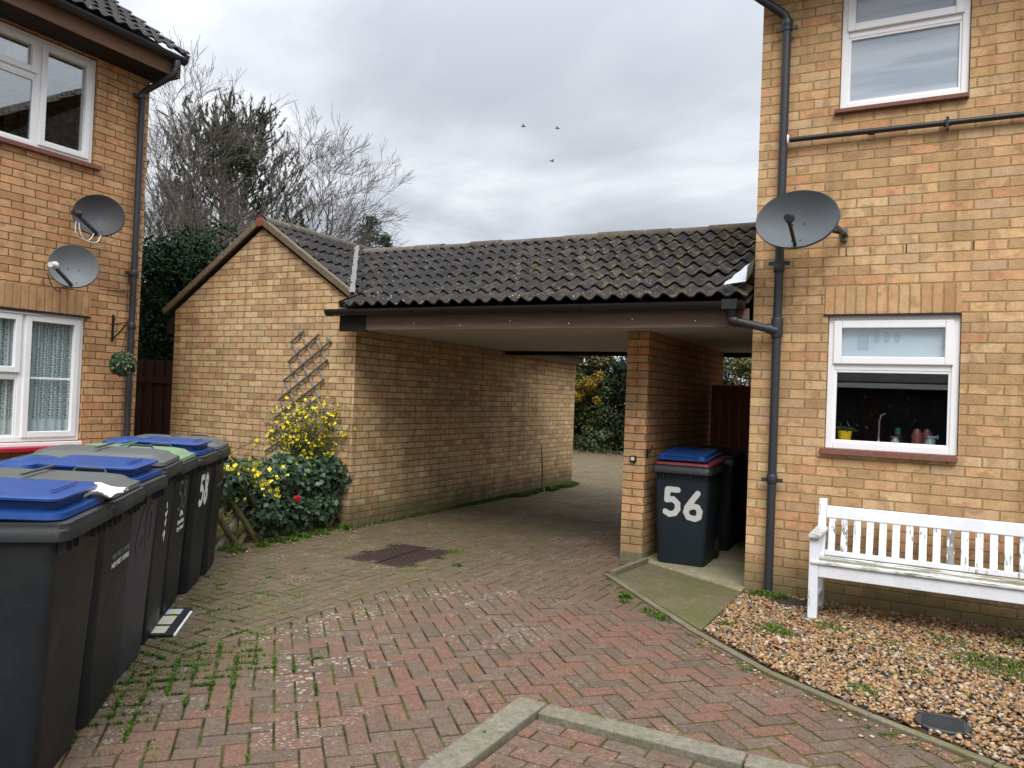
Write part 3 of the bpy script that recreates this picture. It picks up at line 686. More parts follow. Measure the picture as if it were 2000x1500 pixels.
def tiles(name, mat, parent, o, a, s, W, L, gauge=.32, tw=.3, roll=.15, h=.034, lift=.028, thick=.018, lim=None):
    """concrete roll tiles: o eave corner, a along eaves, s up the slope"""
    o, a, s = Vector(o), Vector(a).normalized(), Vector(s).normalized(); n = a.cross(s).normalized()
    if n.z < 0: n = -n
    V = []; F = []; nc = math.ceil(L/gauge); nx = math.ceil(W/tw); K = 16
    for r_ in range(nc):
        for c in range(nx):
            j = random.gauss(0, .0022); js = random.gauss(0, .003); tl = random.gauss(0, .003); i = len(V)
            s0 = r_*gauge+js; s1 = min((r_+1)*gauge+.035, L); lf = lift
            for row, (ss, off) in enumerate(((s0+.004, -thick+lf), (s0, lf-.002), (s0+.012, lf+.002), (s1, 0.0))):
                for k in range(K+1):
                    t = min(c*tw+tw*k/K*1.0, W); ph = (t % roll)/roll
                    w = .5+.5*math.cos(2*math.pi*(ph-.5)); hh = h*(w**1.3)
                    q = o+a*t+s*ss+n*(hh+off+j+tl*(k/K-.5))
                    if lim: q.x = max(q.x, lim(q.y))
                    V.append(q)
            for row in range(3):
                for k in range(K):
                    q = i+row*(K+1)+k; F.append((q, q+1, q+K+2, q+K+1))
    me = bpy.data.meshes.new(name); me.from_pydata([tuple(v) for v in V], [], F); me.update()
    off = Vector((0, 0, 0)); p = parent
    while p is not None: off += p.location; p = p.parent
    me.transform(Matrix.Translation(-off))
    ob = link(me, name, mat, parent, smooth=True)
    return ob
def ridge(b, p, q, r=.105, seg=.42, squash=.8):
    p, q = Vector(p), Vector(q); d = (q-p); L = d.length; d.normalize(); s = d.cross(Vector((0, 0, 1))).normalized(); n = round(L/seg)
    for i in range(n):
        A = p+d*(L*i/n); B = p+d*(L*(i+1)/n+.004); jj = random.gauss(0, .005); rr = r+random.gauss(0, .003)
        def ring(c, k): return [c+s*math.cos(t)*k*rr+Vector((0, 0, 1))*(math.sin(t)*k*rr*squash+jj) for t in [math.pi*m/12*1.1-.16 for m in range(13)]]
        b.loft([ring(A, .84), ring(A, 1.0), ring(A+d*.05, 1.0), ring(B-d*.02, .98), ring(B, .97)], False, False); b.face(ring(A, 1.0))

# ---------------------------------------------------------------- right house
RX, RY = -1.307, 6.576
HR = thing('house', 'two storey buff brick house on the right with the white bench below its window', 'house', (RX, RY, 0))
wz0, wz1 = 1.195, 2.245; wu0, wu1 = .575, 1.488
uz0, uz1 = 3.865, 4.87
b = MB()
wall(b, (RX, RY), (1, 0), -.05, 5.0, 6.6, [(wu0, wu1, wz0, wz1), (wu0+.028, wu1+.005, uz0, uz1)], 0.03, .12, (0, -1))
wall(b, (RX, 13.6), (0, -1), -.05, 5.0, 13.6-RY, uoff=.11); wall(b, (RX+6.6, RY), (0, 1), -.05, 5.0, 13.6-RY); wall(b, (RX+6.6, 13.6), (-1, 0), -.05, 5.0, 6.6)
b.face([(RX, 13.6, 5.0), (RX+6.6, 13.6, 5.0), (RX+6.6, RY, 5.0), (RX, RY, 5.0)])
W = b.build('wall', M_brick_r, HR)
lt = MB(); lx0, lx1 = RX+wu0-.03, RX+wu1-.005; lt.face([(lx0, RY-.003, wz1), (lx1, RY-.003, wz1), (lx1, RY-.003, wz1+.225), (lx0, RY-.003, wz1+.225)], [(.0, 0), (.0, .94), (.225, .94), (.225, 0)])
lt.build('lintel', M_soldier, HR)
k = MB().box(lx0-.004, lx1+.004, RY-.010, RY+.05, wz1-.008, wz1+.006); k.build('lintel_plate', M_iron, HR)
Wd = wu1-wu0
win1, Mw = window(HR, (RX+wu0, RY), (1, 0), (0, -1), wz0, wz1, Wd, [(0, Wd, wz0, 1.845, 0), (0, Wd, 1.845, wz1, 1)], M_glass_d, 'white framed kitchen window with a small top light above a dark pane', .03)
sb = MB(); sb.box(RX+wu0-.03, RX+wu1-.0, RY-.045, RY+.04, wz0-.042, wz0-.004)
for i in range(5): sb.box(RX+wu0-.03+i*.188, RX+wu0-.03+i*.188+.184, RY-.038, RY+.03, wz0-.0035, wz0+.003)
sb.build('sill', M_sill_tile, win1, bevel=.004)
win2, Mw2 = window(HR, (RX+wu0+.028, RY), (1, 0), (0, -1), uz0, uz1, Wd-.023, [(0, Wd-.023, uz0, 4.47, 0), (0, Wd-.023, 4.47, uz1, 1)], M_frost, 'white framed upstairs window with frosted pane', .03)
sb = MB().box(RX+wu0-.0, RX+wu1+.005, RY-.045, RY+.04, uz0-.035, uz0-.002); sb.build('sill', M_sill_tile, win2, bevel=.004)
# sheer blind behind the kitchen top light
bl = MB().box(RX+wu0+.07, RX+wu1-.07, RY+.075, RY+.080, 1.86, 2.215); bo = bl.build('blind', M_blind, win1)
yb = RY+.0735
for cx in (-.385, -.315, -.245):
    MB().face([(cx+.024*math.cos(t), yb, 2.075+.045*math.sin(t)) for t in [2*math.pi*q/14 for q in range(14)]]).build('printed_oval', M_blind_mark, bo)
for cx in (-.52, .06): MB().box(cx, cx+.08, yb-.001, yb, 1.98, 2.10).build('printed_stripe', M_blind_mark, bo)

# room behind the kitchen window
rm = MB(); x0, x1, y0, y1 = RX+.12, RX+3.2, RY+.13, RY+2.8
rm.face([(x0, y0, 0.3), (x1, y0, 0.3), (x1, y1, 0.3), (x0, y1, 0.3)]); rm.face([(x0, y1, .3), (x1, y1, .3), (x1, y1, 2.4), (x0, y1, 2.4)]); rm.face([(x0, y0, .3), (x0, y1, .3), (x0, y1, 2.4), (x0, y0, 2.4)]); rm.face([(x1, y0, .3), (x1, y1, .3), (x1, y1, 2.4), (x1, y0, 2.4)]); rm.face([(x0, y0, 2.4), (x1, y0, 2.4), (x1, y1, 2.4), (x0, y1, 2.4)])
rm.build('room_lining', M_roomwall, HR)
MB().box(RX+.3, RX+2.2, RY+.125, RY+.62, wz0+.005, wz0+.03).build('worktop', M_counter, HR)
# pipes
PX, PY = -1.105, 6.51
dp = MB(); pipe(dp, [(PX-.33, PY-.12, 4.93), (PX-.235, PY-.10, 4.83), (PX, PY, 4.66), (PX, PY, -.01)], fillet=.06)
for z in (4.60, 3.0, 2.62, .93): collar(dp, (PX, PY, z), (0, 0, 1))
collar(dp, (PX, PY, 2.14), (0, 0, 1), .046, .16)
for z in (4.56, 2.66, .92): bracket(dp, (PX, PY, z), .13)
DP = dp.build('downpipe', M_pipe, HR, smooth=True)
wp = MB(); pipe(wp, [(PX+.03, PY+.01, 3.655), (2.6, PY+.035, 3.64)], .021)
for x in (-.46, .05, 1.2): collar(wp, (x, PY+.02, 3.65), (1, 0, 0), .026, .05)
wp.beam((.05, PY+.02, 3.69), (.05, PY+.02, 3.60), .02, .05, (0, 1, 0))
wp.build('waste_pipe', M_pipe2, HR, smooth=True)
MB().tube([(PX+.033, PY, 3.655), (PX+.045, PY, 3.655)], [.045, .03], 12).build('pipe_sealant', M_paint, DP, smooth=True)
# weep vents
for x in (-.62, -.2, .24, .68): MB().box(x, x+.008, RY-.004, RY+.01, 2.71, 2.775).build('weep_vent', M_iron, HR)
# eaves and roof above the frame
ev = MB().box(RX-.12, RX+6.8, RY-.32, RY-.30, 4.93, 5.10); ev.build('fascia', M_fascia, HR)
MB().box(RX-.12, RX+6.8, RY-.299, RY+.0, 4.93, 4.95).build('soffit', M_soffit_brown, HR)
g = MB(); gutter(g, (RX-.14, RY-.38, 5.05), (RX+6.8, RY-.38, 5.05)); g.build('gutter', M_pipe, HR, smooth=True)
sl = (0, math.cos(R(33)), math.sin(R(33)))
rf = tiles('roof', M_tile_dark, HR, (RX-.15, RY-.40, 5.10), (1, 0, 0), sl, 6.95, 4.7, tw=.3)
b = MB(); zz = 5.07
b.face([(RX-.13, RY-.36, zz), (RX+6.75, RY-.36, zz), (RX+6.75, RY+3.5, zz+3.86*math.tan(R(33))), (RX-.13, RY+3.5, zz+3.86*math.tan(R(33)))])
b.face([(RX-.13, RY+7.4, zz), (RX+6.75, RY+7.4, zz), (RX+6.75, RY+3.5, zz+3.86*math.tan(R(33))), (RX-.13, RY+3.5, zz+3.86*math.tan(R(33)))])
b.face([(RX, RY, 5.0), (RX, RY+7.02, 5.0), (RX, RY+3.5, zz+2.4)]); b.build('roof_deck', M_tile_dark, HR)

# ---------------------------------------------------------------- left house
LX, LY = -7.6, 5.53
HL = thing('house', 'two storey brick house on the left behind the row of bins, two dishes on it', 'house', (LX, LY, 0))
b = MB()
Lw0, Lw1 = 2.75, 4.93    # window span in Y
# wall faces +X, runs along -Y from corner: start at (LX,-3) going +Y
y0 = -4.0
wall(b, (LX, y0), (0, 1), -.05, 4.84, LY-y0, [(Lw0-y0, Lw1-y0, .885, 2.15), (Lw0-y0, Lw1-y0, 3.70, 4.785)], .06, .09, (1, 0))
wall(b, (LX, LY), (-1, 0), -.05, 4.84, 7.5); wall(b, (LX-7.5, LY), (0, -1), -.05, 4.84, LY-y0); wall(b, (LX-7.5, y0), (1, 0), -.05, 4.84, 7.5)
# gable triangle
gz = 4.84+3.75*math.tan(R(33))
b.face([(LX, LY, 4.84), (LX-7.5, LY, 4.84), (LX-3.75, LY, gz)], [(0, 4.84), (7.5, 4.84), (3.75, gz)])
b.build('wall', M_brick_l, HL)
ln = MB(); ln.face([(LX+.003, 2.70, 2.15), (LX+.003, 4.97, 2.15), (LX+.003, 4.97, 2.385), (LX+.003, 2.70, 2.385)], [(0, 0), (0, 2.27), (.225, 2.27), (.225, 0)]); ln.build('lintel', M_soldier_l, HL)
MB().box(LX-.05, LX+.012, 2.7, 4.975, 2.135, 2.152).build('lintel_plate', M_iron, HL)
WW = Lw1-Lw0
wl1, MM = window(HL, (LX, Lw0), (0, 1), (1, 0), .885, 2.15, WW, [(0, WW/2-.30, .885, 2.15, 0), (WW/2-.30, WW-.60, .885, 1.53, 0), (WW/2-.30, WW-.60, 1.53, 2.15, 1), (WW-.60, WW, .885, 2.15, 1)], M_glass, 'white framed lower window with lace curtains', .03)
MB().box(WW-.50, WW-.10, .052, .062, 1.495, 1.515, MM).build('glazing_bar', M_upvc, wl1)
MB().box(WW-.92, WW-.45, .004, .028, 2.108, 2.122, MM).build('trickle_vent', M_upvc, wl1)
s_ = MB().box(LX-.02, LX+.10, Lw0-.1, Lw1+.04, .80, .845); s_.build('sill', M_sill_red, wl1, bevel=.008)
s_ = MB().box(LX-.03, LX+.03, Lw0, Lw1, .846, .884); s_.build('cill_frame', M_upvc, wl1, bevel=.005)
wl2, MM2 = window(HL, (LX, Lw0), (0, 1), (1, 0), 3.70, 4.775, WW, [(0, WW/2-.28, 3.70, 4.775, 0), (WW/2-.28, WW-.57, 3.70, 4.395, 0), (WW/2-.28, WW-.57, 4.395, 4.775, 1), (WW-.57, WW, 3.70, 4.775, 1)], glass_mat('sky_reflecting_glass', 1.2, base=.42), 'white framed upstairs window under the eaves', .03)
s_ = MB().box(LX-.02, LX+.05, Lw0-.05, Lw1+.06, 3.655, 3.70); s_.build('sill', M_sill_tile, wl2, bevel=.004)
def curtain(parent, M, u0, u1, z0, z1, dep, mat, name='curtain', amp=.022, wl=.085):
    b = MB(); n = int((u1-u0)/.008); 
    pr_ = []
    for i in range(n+1):
        u = u0+(u1-u0)*i/n; y = dep+amp*math.sin(2*math.pi*u/wl+1.5*math.sin(u*9))+.008*math.sin(u*31); pr_.append((u, y))
    for (a, ya), (c, yc) in zip(pr_, pr_[1:]):
        P4 = [M @ Vector(q) for q in ((a, ya, z0), (c, yc, z0), (c, yc, z1), (a, ya, z1))]
        b.face(P4, [(a, 0), (c, 0), (c, z1-z0), (a, z1-z0)])
    return b.build(name, mat, parent)
curtain(wl1, MM, .06, WW-.06, .93, 2.12, .115, M_lace)
rmm = MB(); q = [(LX-.35, 2.3), (LX-.35, 5.3)]
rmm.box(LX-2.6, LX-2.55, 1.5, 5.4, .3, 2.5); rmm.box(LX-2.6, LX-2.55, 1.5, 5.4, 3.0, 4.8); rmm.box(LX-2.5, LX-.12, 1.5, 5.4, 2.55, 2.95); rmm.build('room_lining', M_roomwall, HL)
# eaves
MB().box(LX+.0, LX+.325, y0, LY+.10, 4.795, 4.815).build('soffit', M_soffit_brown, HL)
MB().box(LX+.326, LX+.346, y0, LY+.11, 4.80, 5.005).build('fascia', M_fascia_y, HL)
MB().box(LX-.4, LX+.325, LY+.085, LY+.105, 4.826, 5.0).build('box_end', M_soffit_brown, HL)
g = MB(); gutter(g, (LX+.404, y0, 5.0), (LX+.404, LY+.115, 4.995)); g.build('gutter', M_pipe, HL, smooth=True)
sl = (-math.cos(R(33)), 0, math.sin(R(33)))
tiles('roof', M_tile_dark, HL, (LX+.39, y0, 5.035), (0, 1, 0), sl, LY+.16-y0, 4.9, gauge=.30, h=.032)
b = MB(); t33 = math.tan(R(33))
b.face([(LX+.36, y0, 4.99), (LX+.36, LY+.13, 4.99), (LX-3.75, LY+.13, 4.99+4.11*t33), (LX-3.75, y0, 4.99+4.11*t33)]); b.face([(LX-7.86, y0, 4.99), (LX-7.86, LY+.13, 4.99), (LX-3.75, LY+.13, 4.99+4.11*t33), (LX-3.75, y0, 4.99+4.11*t33)])
b.face([(LX+.36, LY+.13, 4.99), (LX+.36, LY+.13, 4.95), (LX-3.75, LY+.13, 4.93+4.11*t33), (LX-3.75, LY+.13, 4.99+4.11*t33)])
b.build('roof_deck', M_tile_dark, HL)
v_ = MB()
for i in range(15): 
    p = Vector((LX+.40-i*.29*math.cos(R(33)), LY+.15, 5.045+i*.29*math.sin(R(33)))); q = p+Vector((-.31*math.cos(R(33)), 0, .31*math.sin(R(33)))); v_.beam(p, q, .05, .035)
v_.build('verge', M_verge, HL)
# downpipe with swan neck
LPX, LPY = LX+.055, 5.405
dp = MB(); pipe(dp, [(LX+.408, LY+.01, 4.95), (LX+.408, LY+.0, 4.80), (LPX, LPY, 4.61), (LPX, LPY, 2.55), (LPX, LPY, 0.0)], fillet=.06)
for z in (4.57, 2.66, 2.10): collar(dp, (LPX, LPY, z), (0, 0, 1))
collar(dp, (LX+.408, LY+.01, 4.90), (0, 0, 1), .040, .10)
for z in (4.56, 2.66): bracket(dp, (LPX-.01, LPY-.02, z), .12, (0, 1, 0))
dp.build('downpipe', M_pipe, HL, smooth=True)

# ---------------------------------------------------------------- garage
GA = thing('garage', 'single garage with a brick gable end, trellis on it and a tiled pitched roof', 'garage', (GX1, GY0, 0))
GE, GP = 2.43, 3.39    # eave and apex height of the brick
mid = (GX0+GX1)/2
b = MB()
b.face([(GX0, GY0, -.05), (GX1, GY0, -.05), (GX1, GY0, GE), (mid, GY0, GP), (GX0, GY0, GE)], [(0, -.05), (2.96, -.05), (2.96, GE), (1.48, GP), (0, GE)])
wall(b, (GX1, GY0), (0, 1), -.05, GE, GY1-GY0, uoff=.04); wall(b, (GX0, GY1), (0, -1), -.05, GE, GY1-GY0)
b.face([(GX1, GY1, -.05), (GX0, GY1, -.05), (GX0, GY1, GE), (mid, GY1, GP), (GX1, GY1, GE)], [(0, -.05), (2.96, -.05), (2.96, GE), (1.48, GP), (0, GE)])
b.build('wall', M_brick_g, GA)
gt = (GP-GE)/1.48; ga = math.atan(gt); zr = GP+.04
for sx in (1, -1):
    ov = 1.76 if sx > 0 else 1.60; ex = mid+sx*ov; ez = zr-ov*gt
    tiles('roof_slope', M_tile_dark, GA, (ex, GY0-.045, ez+.035) if sx > 0 else (ex, GY1+.05, ez+.035), (0, sx, 0), (-sx*math.cos(ga), 0, math.sin(ga)), GY1-GY0+.095, ov/math.cos(ga), gauge=.3)
b = MB()
for sx in (1, -1):
    P4 = [(mid, GY0-.04, zr), (mid, GY1+.05, zr), (mid+sx*1.58, GY1+.05, zr-1.58*gt), (mid+sx*1.58, GY0-.04, zr-1.58*gt)]
    b.loft([P4, [(x, y, z+.03) for x, y, z in P4]])
b.build('roof_deck', M_tile_dark, GA)
b = MB()
for sx in (1, -1):
    b.beam((mid+sx*.02, GY0-.028, zr+.035), (mid+sx*1.64, GY0-.028, zr+.035-1.62*gt), .075, .075, (0, 0, 1))
b.build('verge', M_verge, GA, bevel=.01)
b = MB(); ridge(b, (mid, GY0-.05, zr+.02), (mid, GY1, zr+.02), .10); b.build('ridge_tiles', M_ridge, GA, smooth=True)
b = MB().lathe((mid, GY0-.058, zr+.03), [(.0, -.004), (.058, 0), (.060, .01), (.0, .012)], 20, Matrix.Rotation(R(90), 3, 'X')); b.build('ridge_end', plain('terracotta_end', (.20, .055, .035), .8, var=.4, scale=30), GA)
# eaves box at the left, fascia and gutter at right
MB().box(GX0-.12, GX0-.002, GY0-.02, GY0+.4, 2.14, 2.30).build('eaves_box', M_soffit_brown, GA)
MB().box(GX1+.12, GX1+.14, 10.45, GY1+.02, 2.12, 2.28).build('fascia', M_fascia, GA)
MB().box(GX1+.002, GX1+.119, 10.45, GY1+.02, 2.135, 2.15).build('soffit', M_fascia, GA)
g = MB(); gutter(g, (GX1+.20, 10.4, 2.295), (GX1+.20, GY1+.08, 2.285)); g.build('gutter', M_pipe2, GA, smooth=True)

# ---------------------------------------------------------------- covered passage between garage and right house
CPg = thing('covered_passage', 'low tiled roof spanning the driveway between garage and house, on a brick pier', 'covered passage', (-2.5, 7.1, 0))
FY = 6.42; ZF0, ZF1 = 2.155, 2.29
b = MB().box(GX1+.22 if False else -5.44, RX-.004, FY, FY+.022, ZF0-.015, ZF1); b.build('fascia', M_fascia, CPg)
for x, z in ((-4.6, 2.20), (-4.05, 2.17), (-3.5, 2.21), (-2.9, 2.18), (-2.3, 2.21), (-1.75, 2.19)): MB().box(x, x+.010, FY-.004, FY-.001, z, z+.010).build('nail_head', M_paint, CPg)
MB().box(-5.56, -5.20, FY-.004, FY+.026, ZF0-.03, ZF1+.002).build('black_fascia_end', M_black, CPg, bevel=.004)  # plain black piece over the left end of the fascia
MB().box(-5.575, RX-.006, FY+.023, 10.12, ZF0+.02, ZF0+.035).build('ceiling', M_soffit, CPg)
MB().box(-5.575, RX-.006, 10.121, 10.20, ZF0-.035, ZF0+.20).build('rear_beam', M_black, CPg)
g = MB(); gutter(g, (-5.66, FY-.075, 2.345), (RX-.03, FY-.075, 2.337), .062); 
g.tube([(-1.44, FY-.07, 2.31), (-1.44, FY-.062, 2.23)], .04, 12)
g.box(-1.50, -1.38, FY-.142, FY-.012, 2.272, 2.352)
g.build('gutter', M_pipe2, CPg, smooth=True)
g = MB(); pipe(g, [(-1.44, FY-.058, 2.26), (-1.44, FY-.058, 2.195), (PX-.0, PY-.02, 2.115)], .033, fillet=.04); collar(g, (-1.42, FY-.055, 2.19), (1, 0, -.3), .040, .06); collar(g, (-1.16, PY-.03, 2.13), (1, 0, -.25), .040, .05)
g.build('gutter_outlet', M_pipe, CPg, smooth=True)
RZ, RYY = 3.355, 8.5; cs = Vector((0, RYY-(FY-.06), RZ-2.345)); CL = cs.length; csn = cs.normalized()
vx = lambda y: (-5.50 if y < 6.66 else -5.56-.81*((y if y < RYY else 2*RYY-y)-6.66)) if y < RYY or y < 2*RYY-6.66 else -5.50
tiles('roof_slope', M_tile, CPg, (-7.02, FY-.065, 2.365), (1, 0, 0), csn, 7.02+RX-.003, CL-.02, gauge=.32, h=.044, lim=vx)
tiles('rear_roof_slope', M_tile, CPg, (RX-.003, 2*RYY-FY+.065, 2.365), (-1, 0, 0), Vector((0, -csn.y, csn.z)), 7.02+RX-.003-.6, CL-.02, gauge=.32, h=.044, lim=vx)
b = MB()
b.face([(-5.55, FY-.03, 2.33), (RX-.005, FY-.03, 2.33), (RX-.005, RYY, RZ-.02), (-7.0, RYY, RZ-.02)]); b.face([(-5.55, 2*RYY-FY, 2.33), (RX-.005, 2*RYY-FY, 2.33), (RX-.005, RYY, RZ-.02), (-7.0, RYY, RZ-.02)])
b.build('roof_deck', M_tile_dark, CPg)
b = MB(); ridge(b, (-6.95, RYY, RZ+.015), (RX-.01, RYY, RZ+.015), .115, .45); b.build('ridge_tiles', M_ridge, CPg, smooth=True)
# valley flashing
def valley():
    V0 = Vector((-5.57, 6.62, 2.47)); V1 = Vector((-7.03, 8.42, 3.42)); b = MB(); n = 16
    d = (V1-V0); s = Vector((d.y, -d.x, 0)).normalized()
    rows = []
    for i in range(n+1):
        p = V0+d*i/n; w = .024+.005*math.sin(i*1.9); k = 0
        rows.append([p-s*(w+.01)+Vector((0, 0, .100+k)), p-s*w*.4+Vector((0, 0, .104)), p+s*w*.3+Vector((0, 0, .104)), p+s*(w+.0)+Vector((0, 0, .100-k))])
    b.loft(rows, False, False); b.build('valley_flashing', plain('grey_valley_lead', (.11, .108, .10), .6, var=.4, scale=14), CPg, smooth='full')
valley()
# lead apron at the house wall
b = MB(); rows = []
for i in range(9):
    t = i/8; p = Vector((RX-.004, FY-.10, 2.375))+csn*(t*.62)
    w = .17*(1-.45*t)+.012*math.sin(i*2.1)
    rows.append([p+Vector((-w*1.1, 0, .098+random.uniform(0, .01))), p+Vector((-w*.5, 0, .112)), p+Vector((-.012, 0, .118)), p+Vector((-.002, -.01, .19+.05*(1-t)))])
b.loft(rows, False, False); b.build('wall_flashing', M_lead, CPg, smooth='full')
# brick pier and dividing wall
b = MB(); x0, x1, y0_, y1_ = -2.577, -2.36, 7.104, 10.1
wall(b, (x0, y0_), (1, 0), -.05, ZF0+.02, x1-x0, uoff=.115); wall(b, (x1, y0_), (0, 1), -.05, ZF0+.02, y1_-y0_, uoff=.22); wall(b, (x0, y1_), (0, -1), -.05, ZF0+.02, y1_-y0_); wall(b, (x1, y1_), (-1, 0), -.05, ZF0+.02, x1-x0)
b.build('pier_wall', M_brick_p, CPg)
MB().box(x0-.004, x1+.006, y0_-.006, y0_+.3, -.03, .085).build('pier_footing', M_edge, CPg, bevel=.01)
# small lamp on the pier
LP = thing('wall_light', 'small white square switch or light in a black surround on the brick pier', 'wall light', (-2.475, 7.104, .96))
MB().box(-2.508, -2.442, 7.075, 7.102, .93, .99).build('surround', M_black, LP, bevel=.012)
MB().box(-2.492, -2.458, 7.068, 7.0745, .945, .978).build('face', plain('pale_button', (.55, .58, .60), .3), LP, bevel=.004)
hk = MB(); hk.tube([(-2.355, 7.14, 1.02), (-2.325, 7.13, 1.03), (-2.31, 7.12, 1.07), (-2.31, 7.12, 1.10)], .007, 8); hk.box(-2.358, -2.35, 7.12, 7.16, .98, 1.06)
hk.build('gate_hook', M_iron, props=P_('small black iron hook on the side of the brick pier above the bin numbered 56', 'hook'), smooth=True)

# alley gate
GT = thing('alley_gate', 'brown boarded wooden gate in the dark at the back of the alley', 'gate', (-1.85, 9.45, 0))
b = MB()
for i in range(9): b.box(-2.34+i*.114, -2.34+i*.114+.110, 9.45, 9.47, .06, 1.74+.0*i)
b.build('boards', M_gate, GT, bevel=.003)
for z in (1.6, .2): MB().box(-2.34, -1.315, 9.471, 9.51, z, z+.09).build('rail', M_gate, GT)
# fence between house and garage
FN = thing('fence_panel', 'dark brown boarded fence closing the gap between the left house and the garage', 'fence', (-9.2, 6.95, 0))
b = MB()
x = -11.0; i = 0
while x < -8.56:
    b.box(x, x+.112, 6.95+(i % 2)*.012, 6.968+(i % 2)*.012, .0, 1.80); x += .105; i += 1
b.build('boards', M_fence, FN, bevel=.002)
MB().box(-8.70, -8.60, 6.90, 6.949, 0, 1.83).build('post', M_fence, FN, bevel=.004); MB().box(-11.0, -8.71, 6.93, 6.949, 1.5, 1.58).build('rail', M_fence, FN)

# ---------------------------------------------------------------- satellite dishes
def dish(label, mat, c, face, rx, ry, wallpt, lnb_mat, arm_side, cable=None):
    """c centre, face = outward direction"""
    T = thing('satellite_dish', label, 'satellite dish', c, 0, 'satellite dishes'); f = Vector(face).normalized(); s = Vector((0, 0, 1)).cross(f).normalized(); u = f.cross(s)
    c = Vector(c); rings = []; back = []; nn = 48; dp = .085
    for k in range(9):
        t = k/8
        rings.append([c+s*rx*t*math.cos(a)+u*ry*t*math.sin(a)+f*(dp*t*t-dp) for a in [2*math.pi*q/nn for q in range(nn)]] if k else [c+s*.001*math.cos(a)+u*.001*math.sin(a)-f*dp for a in [2*math.pi*q/nn for q in range(nn)]])
    rings.append([p-f*.012+(p-c).normalized()*.006 for p in rings[-1]]); rings.append([p-f*.01 for p in rings[-1]])
    for k in range(7, -1, -1): rings.append([p-f*.008 for p in rings[k]])
    b = MB().loft(rings, True); D = b.build('dish', mat, T, smooth=True)
    for ox, oy in ((-.045, -.015), (.045, -.015), (-.03, -.16), (.03, -.16)):
        p = c+s*ox+u*oy; rr = (ox/rx)**2+(oy/ry)**2; p += f*(dp*rr-dp+.002); MB().tube([p, p+f*.004], .006, 8).build('bolt', M_iron, D)
    lo = c-u*ry*.93-f*.01; tip = c+f*.32-u*ry*.5+s*arm_side
    a = MB().beam(lo-f*.03, tip, .022, .03, tuple(u)); a.build('arm', M_iron, T, bevel=.003)
    l = MB(); d = (c-f*dp-tip).normalized(); l.tube([tip-d*.05, tip-d*.01, tip+d*.0, tip+d*.03, tip+d*.05, tip+d*.06], [.024, .026, .022, .034, .036, .030], 14); l.build('receiver', lnb_mat, T, smooth=True)
    w = Vector(wallpt); m = MB(); m.tube([w, Vector((w.x, w.y, w.z))+f*.08+Vector((0, 0, .0)), c-f*.12], .017, 10); m.box(-.03, .03, -.03, .03, -.05, .05, Matrix.Translation(c-f*.17)); m.build('mount', M_iron, T, bevel=.002)
    if cable:
        for pts, mt in cable:
            P = [Vector(p) for p in pts]; q = []
            for i in range(len(P)-1):
                p0, p1, p2, p3 = P[max(i-1, 0)], P[i], P[i+1], P[min(i+2, len(P)-1)]
                for t in (0, .2, .4, .6, .8): q.append(.5*((2*p1)+(p2-p0)*t+(2*p0-5*p1+4*p2-p3)*t*t+(3*p1-p0-3*p2+p3)*t**3))
            q.append(P[-1]); m = MB().tube(q, .0045, 6); m.build('cable', mt, T, smooth=True)
    return T
# upper left: dark mesh dish faces +X and towards -Y
c1 = (-7.26, 4.79, 3.13); dish('dark mesh dish with white cables, upper of the two by the left downpipe', M_dish_d, c1, (.80, -.60, .10),   .228, .205, (LX, 4.98, 3.0), M_iron, -.17,
     [([(-7.10, 4.46, 2.99), (-7.10, 4.47, 2.86), (-7.15, 4.62, 2.84), (-7.22, 4.72, 2.93)], M_cable_w), ([(-7.09, 4.48, 2.98), (-7.08, 4.52, 2.84), (-7.12, 4.68, 2.83), (-7.2, 4.78, 2.92)], M_cable_w), ([(-7.28, 4.78, 2.91), (-7.5, 4.9, 2.87), (LX+.01, 5.03, 2.88)], M_cable_w)])
c2 = (-7.26, 4.56, 2.59); dish('grey solid dish with pale receiver, lower of the two above the lace curtained window', M_dish_g, c2, (.85, -.52, .16), .212, .208, (LX, 4.66, 2.5), plain('pale_receiver', (.62, .62, .60), .4), -.17,
     [([(-7.10, 4.22, 2.46), (-7.16, 4.30, 2.36), (-7.35, 4.5, 2.33), (LX+.01, 4.70, 2.42), (LX+.01, 5.35, 2.46)], M_iron)])
c3 = (-.94, 6.20, 2.94); dish('slate grey oval dish in front of the right hand downpipe', M_dish_b, c3, (-.10, -1, .14),   .305, .225, (-.62, RY, 2.86), M_iron, .03)
bk = MB().box(-.66, -.61, RY-.03, RY-.001, 2.82, 2.92); bk.tube([(-.635, RY-.03, 2.87), (-.64, RY-.16, 2.88), (-.68, RY-.26, 2.90)], .018, 10); bk.build('dish_wall_plate', plain('dull_steel', (.12, .13, .14), .5), bpy.data.objects['satellite_dish.002'], bevel=.003)

# hanging bracket + topiary ball
HB = thing('hanging_bracket', 'black scrolled iron hanging basket bracket on the left house wall', 'bracket', (LX, 5.22, 2.06))
b = MB(); b.beam((LX+.012, 5.22, 1.92), (LX+.012, 5.22, 2.20), .022, .012, (1, 0, 0)); b.tube([(LX+.02, 5.22, 2.10), (LX+.33, 5.17, 2.11)], .006, 8); b.tube([(LX+.02, 5.22, 1.95), (LX+.14, 5.20, 2.0), (LX+.30, 5.175, 2.10)], .008, 8)
for z, s in ((2.13, 1), (1.97, -1)):
    b.tube([(LX+.03+.02*math.cos(t), 5.22, z+.022*math.sin(t)*s+.01) for t in [i*.6 for i in range(9)]], .005, 6)
b.build('bracket_arm', M_iron, HB, smooth=True)
TB = thing('topiary_ball', 'artificial green leaf ball hanging by a chain in front of the left downpipe', 'topiary ball', (LX+.33, 5.13, 1.68))
